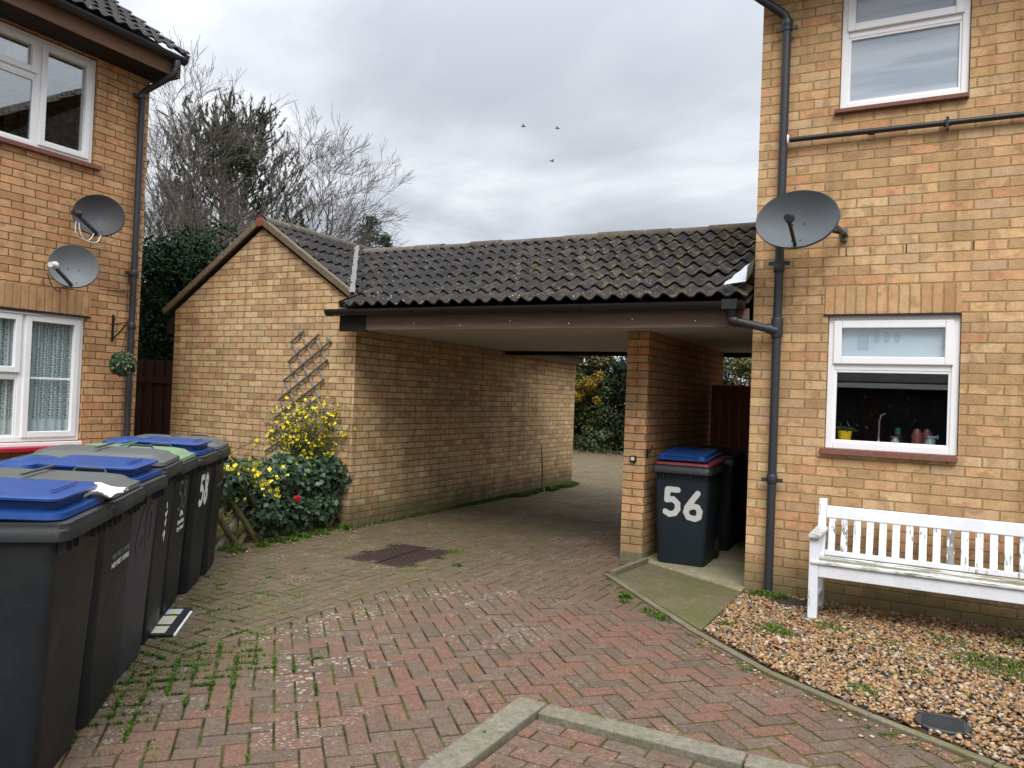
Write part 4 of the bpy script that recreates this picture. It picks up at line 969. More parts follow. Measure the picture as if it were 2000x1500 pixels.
n = 1500; d = rng.normal(size=(n, 3)); d /= np.linalg.norm(d, axis=1)[:, None]; C = d*(.118+rng.uniform(-.018, .010, n))[:, None]
V, F = leaves(C+np.array([LX+.33, 5.13, 1.68]), .030, d, .5); np_mesh('foliage', V, F, leaf_mat('topiary_leaf', [(.02, .045, .02), (.05, .09, .03), (.09, .14, .06), (.16, .20, .12)], .5), TB)
b = MB().lathe((LX+.33, 5.13, 1.68), [(.0, -.1), (.06, -.085), (.098, -.03), (.098, .03), (.06, .085), (.0, .1)], 16); b.build('core', M_black, TB, smooth=True)
b = MB(); b.tube([(LX+.31, 5.12, 1.79), (LX+.32, 5.172, 2.10)], .0025, 6); b.tube([(LX+.35, 5.14, 1.79), (LX+.32, 5.172, 2.10)], .0025, 6); b.build('chain', M_iron, TB)

# ---------------------------------------------------------------- wheelie bins
def rrect(x0, x1, y0, y1, r, z, n=5, dz=None):
    pts = []
    for cx, cy, a0 in ((x1-r, y1-r, 0), (x0+r, y1-r, 90), (x0+r, y0+r, 180), (x1-r, y0+r, 270)):
        for k in range(n+1):
            a = R(a0+90*k/n); x = cx+r*math.cos(a); y = cy+r*math.sin(a); pts.append((x, y, z+(dz(x, y) if dz else 0)))
    return pts
def make_bin(label, loc, rz, body, lid, group, style='flat', h=1.0, w=1.0, handle=True, rim=None):
    """local: front face towards -Y, x across"""
    T = thing('wheelie_bin', label, 'wheelie bin', loc, rz, group); k = w
    b = MB(); H = .925*h
    h0 = H
    # body narrows to the foot, the front leans slightly
    sec = [(.0, .225, .07, .53, .05), (.03, .232, .06, .55, .05), (.35, .247, .045, .60, .045), (.72, .262, .022, .66, .04), (H, .272, .010, .70, .035)]
    b.loft([rrect(-x*k, x*k, y0, y1, r, z) for z, x, y0, y1, r in sec], True)
    # side flutes below the rim
    B = b.build('body', body, T, smooth=True, world=False)
    r_ = MB(); rz_ = lambda x, y: 0
    r_.loft([rrect(-.276*k, .276*k, -.006, .71, .04, H-.055), rrect(-.290*k, .290*k, -.030, .72, .045, H-.050), rrect(-.290*k, .290*k, -.030, .72, .045, H-.012), rrect(-.286*k, .286*k, -.026, .716, .045, H-.006), rrect(-.286*k, .286*k, -.024, .716, .045, H+.012), rrect(-.270*k, .270*k, -.010, .70, .045, H+.018)], True)
    for sx in (-1, 1):
        for q in range(3): r_.box(sx*(.10+.07*q)*k-.003, sx*(.10+.07*q)*k+.003, -.012, .01, H-.10, H-.055)
    r_.build('rim', rim or M_rim, T, smooth=True, world=False)
    l = MB(); up = lambda x, y: .022*min(1, max(0, y)/.6)
    if style == 'tier':     # stepped lid with raised panel
        l.loft([rrect(-.272*k, .272*k, .005, .70, .05, H+.019, dz=up), rrect(-.276*k, .276*k, -.004, .70, .055, H+.024, dz=up), rrect(-.272*k, .272*k, 0, .70, .055, H+.046, dz=up), rrect(-.245*k, .245*k, .03, .68, .05, H+.050, dz=up),
                rrect(-.225*k, .225*k, .045, .46, .04, H+.052, dz=up), rrect(-.225*k, .225*k, .045, .46, .04, H+.078, dz=up), rrect(-.262*k, .262*k, .015, .47, .05, H+.088, dz=up), rrect(-.262*k, .262*k, .015, .47, .05, H+.096, dz=up), rrect(-.25*k, .25*k, .03, .46, .045, H+.101, dz=up), rrect(-.16*k, .16*k, .10, .40, .04, H+.100, dz=up)], True)
        l.loft([rrect(-.235*k, .235*k, .50, .695, .05, H+.05, dz=up), rrect(-.225*k, .225*k, .505, .68, .05, H+.082, dz=up), rrect(-.19*k, .19*k, .53, .65, .05, H+.094, dz=up)], True)
        l.box(-.13*k, .13*k, .075, .085, H+.112, H+.116)
    else:
        l.loft([rrect(-.278*k, .278*k, -.002, .71, .05, H+.019, dz=up), rrect(-.284*k, .284*k, -.012, .71, .055, H+.024, dz=up), rrect(-.280*k, .280*k, -.006, .71, .055, H+.044, dz=up), rrect(-.255*k, .255*k, .02, .69, .06, H+.052, dz=up), rrect(-.235*k, .235*k, .045, .67, .08, H+.074, dz=up), rrect(-.20*k, .20*k, .08, .63, .08, H+.082, dz=up), rrect(-.10*k, .10*k, .2, .5, .05, H+.086, dz=up)], True)
        l.box(-.20*k, .20*k, .36, .372, H+.112, H+.122); 
    LD = l.build('lid', lid, T, smooth=True, world=False)
    if handle:
        hb = MB(); x = .285*k; hb.tube([(x-.03, .16, H+.055), (x-.01, .16, H+.085), (x+.0, .17, H+.095), (x+.0, .29, H+.100), (x-.01, .30, H+.09), (x-.03, .30, H+.065)], .007, 8)
        hb.build('lid_handle', M_rim, LD, smooth=True, world=False)
    g = MB(); g.tube([(-.22*k, .72, H+.02), (-.22*k, .775, H+.04), (.22*k, .775, H+.04), (.22*k, .72, H+.02)], .015, 10); g.build('grab_bar', rim or M_rim, T, smooth=True, world=False)
    for sx in (-1, 1):
        wh = MB().lathe((sx*.225*k-.025, .60, .10), [(.0, .0), (.05, .0), (.052, .008), (.088, .008), (.10, .014), (.10, .040), (.088, .046), (.052, .046), (.05, .05), (.0, .05)], 24, Matrix.Rotation(R(90), 3, 'Y')); wh.build('wheel', M_rubber, T, smooth=True, world=False)
    ax = MB().tube([(-.24*k, .60, .10), (.24*k, .60, .10)], .011, 8); ax.build('axle', M_iron, T, world=False)
    return T, B
def text_part(s, size, parent, mat, x, z, yoff=-.0, squash=1.0, lean=0.0, name='number', bold=.0, face_y=lambda z: .0, lab=None):
    cu = bpy.data.curves.new('t', 'FONT'); cu.body = s; cu.size = size; cu.align_x = 'CENTER'; cu.offset = bold; cu.extrude = .0006; cu.space_character = 1.05
    o = bpy.data.objects.new('t', cu); COL.objects.link(o); dg = bpy.context.evaluated_depsgraph_get(); me = bpy.data.meshes.new_from_object(o.evaluated_get(dg)); bpy.data.objects.remove(o)
    for v in me.vertices:
        X, Z = v.co.x*squash+x, v.co.y+z; v.co = Vector((X, face_y(Z)-.0025-v.co.z+yoff, Z))
    me.materials.clear(); ob = link(me, name, mat, parent)
    if lab: ob['label'] = lab
    return ob
def bin_face(z, w=1): # front face y of the body at height z
    pts = [(.0, .07), (.03, .06), (.35, .045), (.72, .022), (.93, .010)]
    for (a, b_), (c, d) in zip(pts, pts[1:]):
        if z <= c: return b_+(d-b_)*(z-a)/(c-a)
    return .01
def spray(parent, strokes, width, mat, x0, z0, sc, name, res=.004, lab=None):
    """soft-edged paint marks: fine mesh on the bin face, alpha from distance to the strokes"""
    xs = [p[0] for s in strokes for p in s]; zs = [p[1] for s in strokes for p in s]; m = width*1.4
    X = np.arange(min(xs)*sc-m, max(xs)*sc+m, res); Z = np.arange(min(zs)*sc-m, max(zs)*sc+m, res); gx, gz = np.meshgrid(X, Z); D = np.full(gx.shape, 9.)
    for s in strokes:
        for (ax_, az), (bx, bz) in zip(s, s[1:]):
            a = np.array([ax_, az])*sc; b_ = np.array([bx, bz])*sc; d = b_-a; L2 = (d**2).sum()+1e-9
            t = np.clip(((gx-a[0])*d[0]+(gz-a[1])*d[1])/L2, 0, 1); D = np.minimum(D, np.hypot(gx-a[0]-t*d[0], gz-a[1]-t*d[1]))
    A = np.clip((width*.60-D)/(width*.45)+.5, 0, 1); h, w_ = gx.shape; keep = D < width*1.0
    V = [(gx[i, j]+x0, bin_face(gz[i, j]+z0)-.0022, gz[i, j]+z0) for i in range(h) for j in range(w_)]
    F = [(i*w_+j, i*w_+j+1, (i+1)*w_+j+1, (i+1)*w_+j) for i in range(h-1) for j in range(w_-1) if keep[i, j]]
    me = bpy.data.meshes.new(name); me.from_pydata(V, [], F); at = me.attributes.new('paint', 'FLOAT', 'POINT'); at.data.foreach_set('value', A.ravel()); me.update()
    o = link(me, name, mat, parent)
    if lab: o['label'] = lab
    return o
def paint_mat(name, col, lo=.30):
    n = NT(name); at = n.n('Attribute', attribute_name='paint').outputs['Fac']; ns = n.noise(n.obj(), 70, 4, .7)
    f = n.sstep(n.math('MULTIPLY_ADD', ns, .5, at), lo+.35, lo+.65); tr = n.n('BsdfTransparent'); mx = n.n('MixShader', {0: f, 1: tr.outputs[0], 2: n.b.outputs[0]}); n.L(mx.outputs[0], n.out.inputs[0])
    return n.set(col, .7)
M_spray = paint_mat('white_spray_paint', (.50, .50, .48), .42); M_brush = paint_mat('white_brush_paint', (.80, .80, .78), .2); M_faded = paint_mat('faded_number_paint', (.045, .045, .048), .2); M_faded_l = paint_mat('worn_number_paint', (.13, .14, .14), .5)
FIVE = [[(.9, 1.9), (.15, 1.9), (.1, 1.12), (.55, 1.2), (.9, .9), (.92, .5), (.7, .15), (.3, .05), (0, .22)]]
SIX = [[(.95, 1.85), (.55, 1.3), (.2, .8), (.1, .4), (.3, .06), (.75, -.03), (1.05, .12), (1.12, .55), (.95, .85), (.6, .9), (.3, .75)]]
EIGHT = [[(.5, 1.05), (.15, 1.3), (.12, 1.65), (.45, 1.92), (.8, 1.65), (.75, 1.3), (.5, 1.05), (.12, .75), (.08, .3), (.45, .0), (.85, .3), (.8, .75), (.5, 1.05)]]
ZERO = [[(.5, 1.9), (.15, 1.6), (.05, 1.0), (.15, .3), (.5, 0), (.85, .3), (.95, 1.0), (.85, 1.6), (.5, 1.9)]]
def sh(st, dx, dz=0): return [[(x+dx, z+dz) for x, z in s] for s in st]
# row of seven along the left; far front foot corners run from C0 in direction DD
ang = math.atan2(.766, -.643); DD = Vector((-.643, .766)); NN = Vector((.766, .643))
RZB = math.atan2(NN.y, NN.x)+R(90)
BF2 = Vector((-3.44, 2.45))
specs = [(-1, 'nearest wheelie bin with a blue stepped lid and a white rag on its rim', M_bin, M_lid_blue, 'tier'),
         (0, 'second nearest bin, grey lid, with small raised lettering on its front', M_bin, M_lid_grey, 'flat'),
         (1, 'paler faded grey bin with a ghost number 60 and a blue lid', M_bin_pale, M_lid_blue, 'tier'),
         (2, 'dark bin with chipped white paint marks on its front and a wide grey lid', M_bin, M_lid_grey, 'flat'),
         (3, 'bin with a pale green lid and a small white council logo on its front', M_bin, M_lid_green, 'flat'),
         (4, 'dark bin with a bold white 58 painted on its front and a blue lid', M_bin, M_lid_blue, 'tier'),
         (5, 'last bin of the row next to the yellow jasmine and ivy fence, grey lid', M_bin, M_lid_grey, 'flat')]
BINS = []
JIT = [(0, .05, 0), (0, .03, 1), (.02, 0, -1), (.04, -.0, 2), (.06, 0, 0), (.02, 0, -2), (0, 0, 1)]
for (kk, lab, bm, lm, st), (jn, jd, ja) in zip(specs, JIT):
    # foot front-far corner position
    far = BF2+DD*(.578*kk+jd)-NN*jn
    ctr = far-DD*.225-NN*.07     # local origin: centre of width, front plane y=0 -> foot front at y=.07
    org = Vector((ctr.x, ctr.y))+NN*.14
    T, B = make_bin(lab, (org.x, org.y, 0), RZB+R(ja), bm, lm, 'wheelie bins standing in a row', st, h=1.055+(.035 if kk == 2 else 0), handle=st == 'flat')
    BINS.append((T, B))
bf = bin_face
text_part('NO HOT ASHES', .034, BINS[1][1], M_paint_faint, .06, .70, name='lettering', face_y=bf, squash=1.2); text_part('NO HOT ASHES', .034, BINS[1][1], M_paint, .06, .66, name='lettering', face_y=bf, squash=1.2)
spray(BINS[2][1], sh(SIX, -1.1)+sh(ZERO, .35), .030, M_faded, .0, .62, .115, 'faded_number')
spray(BINS[3][1], [[(0, 1.9), (.1, 1.6)], [(-.3, 1.2), (0, 1.0), (.4, 1.25)], [(-.1, .5), (.2, .7), (.1, .3)], [(-.4, -.3), (0, -.1), (.3, -.35)], [(0, -.4), (.1, -.7)]], .016, M_brush, .03, .62, .085, 'paint_chips')
spray(BINS[4][1], sh(FIVE, -1.1)+sh(EIGHT, .3), .018, M_faded_l, .0, .66, .10, 'worn_number')
lg = BINS[4][1]
text_part('Canterbury', .042, lg, M_paint, .03, .565, name='council_logo', face_y=bf, bold=.0008); text_part('City Council', .038, lg, M_paint, .03, .52, name='council_logo', face_y=bf, bold=.0008)
spray(lg, [[(-.5, 0), (-.2, .25), (.1, .2), (.5, -.05)], [(-.3, -.1), (.0, .08), (.35, -.12)]], .010, M_brush, .03, .625, .10, 'logo_swoosh')
spray(BINS[5][1], sh(FIVE, -1.15)+sh(EIGHT, .3), .036, M_brush, .0, .62, .105, 'number_58', lab='white painted number 58')
text_part('NO HOT ASHES', .034, BINS[6][1], M_paint_faint, .06, .68, name='lettering', face_y=bf, squash=1.2)
# rag on first bin
def rag(c, mat, props):
    n = 18; V = []
    for i in range(n):
        for j in range(n):
            u, v = i/(n-1)-.5, j/(n-1)-.5; r = math.hypot(u, v); w = 1-.35*math.cos(3*math.atan2(v, u))*r
            V.append((c[0]+u*.17*w-v*.05, c[1]+v*.20*w+u*.07, c[2]+.022*math.sin(u*9+1)*math.cos(v*7)+.02*(1-3*r*r)+.006*math.sin(31*u*v)))
    F = [(i*n+j, i*n+j+1, (i+1)*n+j+1, (i+1)*n+j) for i in range(n-1) for j in range(n-1) if (i/(n-1)-.5)**2+(j/(n-1)-.5)**2 < .24]
    me = bpy.data.meshes.new('rag'); me.from_pydata(V, [], F); me.update(); o = link(me, 'rag', mat, smooth='full', props=props); s = o.modifiers.new('t', 'SOLIDIFY'); s.thickness = .004
b1 = BINS[0][0]; Rm = Matrix.Rotation(b1.rotation_euler.z, 3, 'Z'); rp = Vector(b1.location)+Rm @ Vector((.215, .035, 1.035))
rag(rp, M_cloth, P_('crumpled white rag lying on the front corner of the nearest bin', 'rag'))

# bin 56 in the alley and its companions
T56, B56 = make_bin('blue black bin sprayed with a white 56 at the mouth of the alley', (-1.99, 7.03, .022), R(2), M_bin_56, M_lid_red, 'bins in the alley', 'flat', h=.965, w=.95, handle=False)
l = MB(); H = .886; up = lambda x, y: .045*min(1, max(0, y)/.6)
l.loft([rrect(-.235, .225, -.002, .66, .04, H+.070, dz=up), rrect(-.245, .235, -.012, .66, .045, H+.078, dz=up), rrect(-.245, .235, -.012, .66, .045, H+.088, dz=up), rrect(-.225, .215, .01, .64, .04, H+.090, dz=up), rrect(-.225, .20, .012, .64, .04, H+.118, dz=up), rrect(-.215, .19, .03, .6, .04, H+.122, dz=up)], True)
for q in range(2): l.box(-.17+.0, .15, .0, .014, H+.112-.02*q, H+.118-.02*q)
l.build('top_lid', M_lid_blue, T56, smooth=True, world=False)
spray(B56, sh(FIVE, -1.28)+sh([[(.35, .32), (.8, .3), (1.0, .28)]], -1.0, .02)[:0]+sh(SIX, .15, -.1), .050, M_spray, .015, .452, .124, 'number_56', lab='white sprayed number 56')
_ = None
T57, B57 = make_bin('dark bin standing deeper in the alley behind the 56 bin', (-1.97, 7.98, .022), R(4), M_bin_56, M_bin, 'bins in the alley', 'flat', w=.9, handle=False)
T58, B58 = make_bin('dark grey bin at the very back of the alley against the gate', (-1.64, 8.62, .022), R(-3), M_bin, M_lid_grey, 'bins in the alley', 'flat', w=.9, handle=False)

# cardboard / tray litter under bin 4
LT = thing('litter_tray', 'flattened black printed carton with white panels lying under the front of the bins', 'litter', (-4.235, 3.30, 0), math.atan2(.766, -.643))
MB().box(-.30, .30, -.16, .02, .004, .016).build('tray', M_black, LT, world=False)
b = MB()
for x0, x1 in ((-.26, -.12), (-.08, .10)): b.box(x0, x1, -.105, -.02, .0163, .0173)
b.build('panel', plain('beige_card', (.52, .48, .38), .8), LT, world=False); MB().box(.14, .26, -.11, -.02, .0163, .0173).build('panel', plain('pale_blue_card', (.45, .48, .60), .7), LT, world=False); MB().box(.15, .20, -.09, -.05, .0176, .0186).build('panel', plain('yellow_card', (.65, .60, .02), .7), LT, world=False)
MB().box(-.29, .22, -.172, -.160, .004, .014).build('white_edge', M_paint, LT, world=False)

# ---------------------------------------------------------------- bench
BN = thing('garden_bench', 'long white garden bench with flaking paint against the right house wall', 'bench', (-.70, 6.1, 0))
BX0, BX1 = -.735, .86; fy, by = 5.93, 6.36
def bleg(nm, x):
    f = MB().box(x, x+.062, fy, fy+.055, -.0, .585); f.build('leg', M_bench, BN, bevel=.004)
    b = MB(); b.loft([[(x+.004, by-.055, 0), (x+.060, by-.055, 0), (x+.060, by, 0), (x+.004, by, 0)], [(x+.004, by-.055, .40), (x+.060, by-.055, .40), (x+.060, by, .40), (x+.004, by, .40)], [(x+.004, by+.02, .822), (x+.060, by+.02, .822), (x+.060, by+.068, .822), (x+.004, by+.068, .822)]]); b.build('leg', M_bench, BN, bevel=.004)
    MB().box(x-.008, x+.075, fy-.03, by+.0, .586, .616).build('armrest', M_bench_seat, BN, bevel=.008)
    MB().box(x+.012, x+.05, fy+.056, by-.056, .31, .385).build('side_rail', M_bench, BN, bevel=.003)
    MB().box(x+.012, x+.05, fy+.056, by-.056, .10, .15).build('side_rail', M_bench, BN, bevel=.003)
bleg('a', BX0); bleg('b', BX1-.06)
MB().box(BX0+.063, BX1-.061, fy+.004, fy+.034, .315, .405).build('front_rail', M_bench_x, BN, bevel=.004)
b = MB()
for i in range(6): b.box(BX0+.012, BX1-.01, fy-.012+i*.066, fy+.046+i*.066, .4065-.004*i, .4265-.004*i)
b.build('seat', M_bench_seat, BN, bevel=.004)
def back_y(z): return by-.03+(z-.40)/.465*.075
b = MB()
b.loft([[(BX0+.061, back_y(.745)-.018, .685), (BX1-.061, back_y(.745)-.018, .685), (BX1-.061, back_y(.745)+.018, .685), (BX0+.061, back_y(.745)+.018, .685)], [(BX0+.061, back_y(.815)-.018, .772), (BX1-.061, back_y(.815)-.018, .772), (BX1-.061, back_y(.815)+.018, .772), (BX0+.061, back_y(.815)+.018, .772)]])
b.build('top_rail', M_bench_x, BN, bevel=.004)
b = MB(); b.box(BX0+.061, BX1-.061, back_y(.43)-.018, back_y(.43)+.018, .41, .445)
n = 17; sp = (BX1-BX0-.12)/n
for i in range(n):
    x = BX0+.06+sp*(i+.5); w = .024+random.uniform(-.001, .001); y0_, y1_ = back_y(.43), back_y(.735)
    b.loft([[(x-w, y0_-.009, .44), (x+w, y0_-.009, .44), (x+w, y0_+.009, .44), (x-w, y0_+.009, .44)], [(x-w, y1_-.009, .69), (x+w, y1_-.009, .69), (x+w, y1_+.009, .69), (x-w, y1_+.009, .69)]])
b.build('backrest', M_bench, BN, bevel=.002)

# ---------------------------------------------------------------- trellis on gable (points measured on the wall plane)
TR = thing('trellis', 'sagging expanded wooden diamond trellis hanging askew on the garage gable', 'trellis', (-6.3, GY0, 1.5))
for a, c, m in [
    ((-6.314, 6.695, 2.161), (-6.517, 6.695, 2.021), M_trellis_d),
    ((-6.09, 6.695, 2.12), (-6.543, 6.695, 1.796), M_trellis_d),
    ((-5.913, 6.695, 2.045), (-6.602, 6.695, 1.576), M_trellis_d),
    ((-5.946, 6.695, 1.833), (-6.661, 6.695, 1.36), M_trellis_d),
    ((-5.993, 6.695, 1.608), (-6.72, 6.695, 1.138), M_trellis_d),
    ((-6.086, 6.695, 1.387), (-6.796, 6.695, 0.919), M_trellis_d),
    ((-6.297, 6.695, 1.065), (-6.843, 6.695, 0.749), M_trellis_d),
    ((-6.415, 6.711, 2.181), (-6.005, 6.711, 1.62), M_trellis),
    ((-6.5, 6.711, 2.016), (-6.064, 6.711, 1.417), M_trellis),
    ((-6.535, 6.711, 1.797), (-6.153, 6.711, 1.235), M_trellis),
    ((-6.585, 6.711, 1.577), (-6.301, 6.711, 1.146), M_trellis),
    ((-6.636, 6.711, 1.356), (-6.384, 6.711, 0.961), M_trellis),
    ((-6.712, 6.711, 1.132), (-6.517, 6.711, 0.817), M_trellis),
    ((-6.163, 6.711, 2.092), (-5.967, 6.711, 1.816), M_trellis),
    ((-5.997, 6.711, 2.098), (-5.912, 6.711, 2.029), M_trellis),
    ]:
    MB().beam(a, c, .014 if m is M_trellis_d else .012, .024, (0, 0, 1) if False else (1, 0, .3)).build("lath", m, TR, bevel=.002)
# ---------------------------------------------------------------- ivy fence, jasmine
FE = thing('rustic_fence', 'low crisscross fence of mossy half round logs under the ivy', 'fence', (-5.75, 5.9, 0))
def log(a, c, r, mat): 
    a, c = Vector(a), Vector(c); pts = [a+(c-a)*t+Vector((random.gauss(0, .004), 0, 0)) for t in (0, .25, .5, .75, 1)]
    MB().tube(pts, [r*random.uniform(.92, 1.08) for _ in pts], 9).build('log', mat, FE, smooth=True)
for i in range(8):
    y = 5.05+i*.25
    log((-5.70, y+.26, -.02), (-5.70, y-.18, .52), .030, M_log)
for i in range(8):
    y = 5.0+i*.25
    log((-5.76, y-.16, -.02), (-5.76, y+.28, .52), .028, M_log_pale if i % 2 else M_log)
def ellip(c, r, n, shell=.6):
    d = rng.normal(size=(n, 3)); d /= np.linalg.norm(d, axis=1)[:, None]; k = (shell+(1-shell)*rng.uniform(0, 1, n))[:, None]; return np.asarray(c)+d*np.asarray(r)*k, d
def ivy_bush():
    T = thing('ivy_hedge', 'dark glossy ivy clump smothering the log fence beside the garage corner', 'ivy', (-5.85, 6.0, 0)); Cs = []; Ds = []
    for i in range(26):
        y = 5.15+1.72*i/25; c = (-5.88+random.uniform(-.05, .05), y, .56+random.uniform(-.05, .04)); p, d = ellip(c, (.30, .20, .24+.02*math.sin(i)), 190, .72); Cs.append(p); Ds.append(d)
    for i in range(11):
        y = 5.55+1.0*i/10; p, d = ellip((-5.71+random.uniform(-.05, .04), y, .27), (.15, .15, .22), 130, .7); Cs.append(p); Ds.append(d)
    C = np.concatenate(Cs); D = np.concatenate(Ds); k = C[:, 2] > .03; C, D = C[k], D[k]
    V, F = leaves(C, .066, D*.6+np.array([.3, -.2, .35]), .55, aspect=.85, fold=.12); np_mesh('foliage', V, F, M_ivy, T)
    b = MB()
    for i in range(14): y = 5.3+i*.11; b.tube([(-5.85, y, 0), (-5.83+random.uniform(-.06, .06), y+.05, .3), (-5.9, y+random.uniform(-.1, .1), .6)], [.012, .009, .005], 5)
    b.build('stem', M_bark, T)
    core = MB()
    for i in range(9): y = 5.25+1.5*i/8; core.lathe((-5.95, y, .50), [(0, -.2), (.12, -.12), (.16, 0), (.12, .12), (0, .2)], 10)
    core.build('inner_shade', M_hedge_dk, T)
ivy_bush()
def jasmine():
    T = thing('winter_jasmine', 'winter jasmine bush full of small yellow flowers climbing by the garage corner', 'shrub', (-5.95, 6.5, 0))
    st = MB(); tips = []
    for i in range(120):
        y = 6.25+random.uniform(-.1, .35); p = Vector((-5.95+random.uniform(-.1, .1), y, .55)); d = Vector((random.gauss(.05, .20), random.gauss(-.02, .24), 1)).normalized(); L = random.uniform(.35, .92); pts = [p]
        for k in range(5):
            d = (d+Vector((random.gauss(0, .12), random.gauss(0, .12), -.10*k*random.uniform(.2, 1)))).normalized(); p = p+d*L/5; p.y = min(p.y, GY0-.05); pts.append(p.copy()); tips.append(p.copy())
        st.tube(pts, [.004, .0035, .003, .0025, .002, .0015], 4)
    for i in range(14):   # sprays falling over the left end of the fence
        p = Vector((-5.72+random.uniform(-.1, .06), 5.15+random.uniform(-.12, .22), .72)); d = Vector((random.gauss(.3, .2), random.gauss(-.1, .3), .2)).normalized(); pts = [p]
        for k in range(5):
            d = (d+Vector((0, 0, -.28))).normalized(); p = p+d*.11; pts.append(p.copy()); tips.append(p.copy())
        st.tube(pts, [.003]*6, 4)
    st.build('stem', plain('green_stem', (.07, .085, .03), .7), T)
    tp = np.array([tuple(t) for t in tips]); n = len(tp)
    C = np.repeat(tp, 12, 0)+rng.normal(0, .032, (n*12, 3)); C[:, 1] = np.minimum(C[:, 1], GY0-.02); V, F = leaves(C, .026, aspect=.45); np_mesh('foliage', V, F, M_jas, T)
    C = tp[rng.choice(n, 620)]+rng.normal(0, .026, (620, 3)); C[:, 1] = np.minimum(C[:, 1], GY0-.03)
    extra = np.stack([rng.uniform(-5.68, -5.58, 22), rng.uniform(5.2, 6.6, 22), rng.uniform(.2, .75, 22)], 1); C = np.concatenate([C, extra])
    # each flower: two crossed petal pairs
    V1, F1 = leaves(np.repeat(C, 3, 0)+rng.normal(0, .005, (len(C)*3, 3)), .036, (.4, -.7, .3), .5, aspect=.9, fold=.1); np_mesh('flowers', V1, F1, M_flower, T)
jasmine()
V, F = leaves(np.array([(-5.575, 5.92, .40)])+rng.normal(0, .012, (16, 3)), .034, (.5, -.7, .2), .6, aspect=.9); np_mesh('red_flower', V, F, M_redflower, props=P_('single bright red bloom showing among the dark ivy', 'flower'))

# ---------------------------------------------------------------- weeds and litter
def tufts(name, spots, label, blade=.05, mat=M_weed, n_per=110, zb=-.004):
    C = []; S_ = []
    V = []; F = []
    for (x, y, r, k, hgt) in spots:
        for _ in range(int(n_per*k)):
            a = random.uniform(0, 6.28); q = r*math.sqrt(random.random()); px, py = x+q*math.cos(a)*random.uniform(.7, 1.2), y+q*math.sin(a)
            h = hgt*random.uniform(.4, 1.3)*(1-.4*q/r); w = h*random.uniform(.05, .16)+.0012; ta = random.uniform(0, 6.28); ln = h*random.uniform(.2, 1.1); t = Vector((math.cos(ta)*ln, math.sin(ta)*ln, h)); s = Vector((-math.sin(ta), math.cos(ta), 0))*w
            b0 = Vector((px, py, zb)); i = len(V); V += [tuple(b0-s*.5), tuple(b0+s*.5), tuple(b0+t*.55+s*.9+Vector((0, 0, h*.12))), tuple(b0+t), tuple(b0+t*.55-s*.9+Vector((0, 0, h*.12)))]; F += [(i, i+1, i+2, i+4), (i+4, i+2, i+3)]
    me = bpy.data.meshes.new(name); me.from_pydata(V, [], F); me.update(); link(me, name, mat, props={'kind': 'stuff', 'label': label, 'category': 'weeds'})
sp = []
for i in range(46): t = i/45; sp.append((-5.53, 6.8+5.9*t, .05+.03*random.random(), .45 if t < .35 else 1.4+t, .035+.03*t))
for i in range(30): sp.append((-5.50+random.uniform(0, .12), 10.3+random.uniform(0, 2.4), .08, 1.8, .06))
for i in range(34): sp.append((-5.58+random.uniform(-.08, .10), 5.0+1.8*random.random(), .07, .9, .05))
tufts('weeds_wall', sp, 'strip of green weeds at the foot of the garage wall and log fence')
def joint_weed(x, y, k, h):
    ang, cx, cy = (R(45), -.1, 3.0) if x > -3.6 else (0, -4.375, 7.3)
    ca, sa = math.cos(ang), math.sin(ang); u, v = (x-cx)*ca+(y-cy)*sa, -(x-cx)*sa+(y-cy)*ca; u = round(u, 1) if random.random() < .5 else u; v = round(v, 1) if u != round(u, 1) else v
    du, dv = (0, 1) if abs(u-round(u, 1)) < 1e-6 else (1, 0); out = []; L = random.uniform(.03, .14)
    for t in range(4):
        a = u+du*L*(t/3-.5); b_ = v+dv*L*(t/3-.5); out.append((cx+a*ca-b_*sa, cy+a*sa+b_*ca, .013, k/3, h))
    return out
sp = []
for i in range(190):
    t = random.random(); p = BF2-DD*.9+DD*(3.6*t); o = random.uniform(.05, .75); q = Vector((p.x, p.y))+NN*o
    if q.y > 5.0: continue
    sp += joint_weed(q.x, q.y, random.choice((.08, .15, .3)), random.uniform(.010, .022))
for i in range(70): sp += joint_weed(-3.42+random.gauss(0, .25), 2.75+random.gauss(0, .33), .7, .022)
for i in range(120): sp.append((-3.55+random.gauss(0, .26), 2.85+random.gauss(0, .36), .07, .30, .016))
for i in range(60): sp.append((-4.2+random.gauss(0, .22), 3.9+random.gauss(0, .3), .08, .22, .014))
for i in range(26): sp += joint_weed(-3.35+random.gauss(0, .22), 2.1+random.gauss(0, .3), .5, .02)
tufts('weeds_paving', sp, 'patchy grass and moss growing between the blocks beside the bins')
sp = [(-3.62, 5.86, .06, 1.2, .035), (-3.98, 6.36, .09, 1.4, .03), (-4.0, 6.3, .05, .8, .03), (-2.02, 5.72, .05, 1.1, .045), (-1.98, 5.60, .04, .8, .03), (-1.62, 5.38, .10, 1.8, .035), (-1.75, 5.45, .06, 1.0, .03), (-1.72, 3.05, .03, .5, .02)]
for i in range(90): t = random.random(); x = -2.3+3.2*t; sp.append((x, edge_y(x)-.07-random.random()*.10, .025, .16, .018))
for i in range(22): sp.append((-2.36+random.uniform(-.03, .03), 6.4+.7*random.random(), .03, .25, .02))
tufts('weeds_edging', sp, 'small weeds along the concrete edging and drain cover')
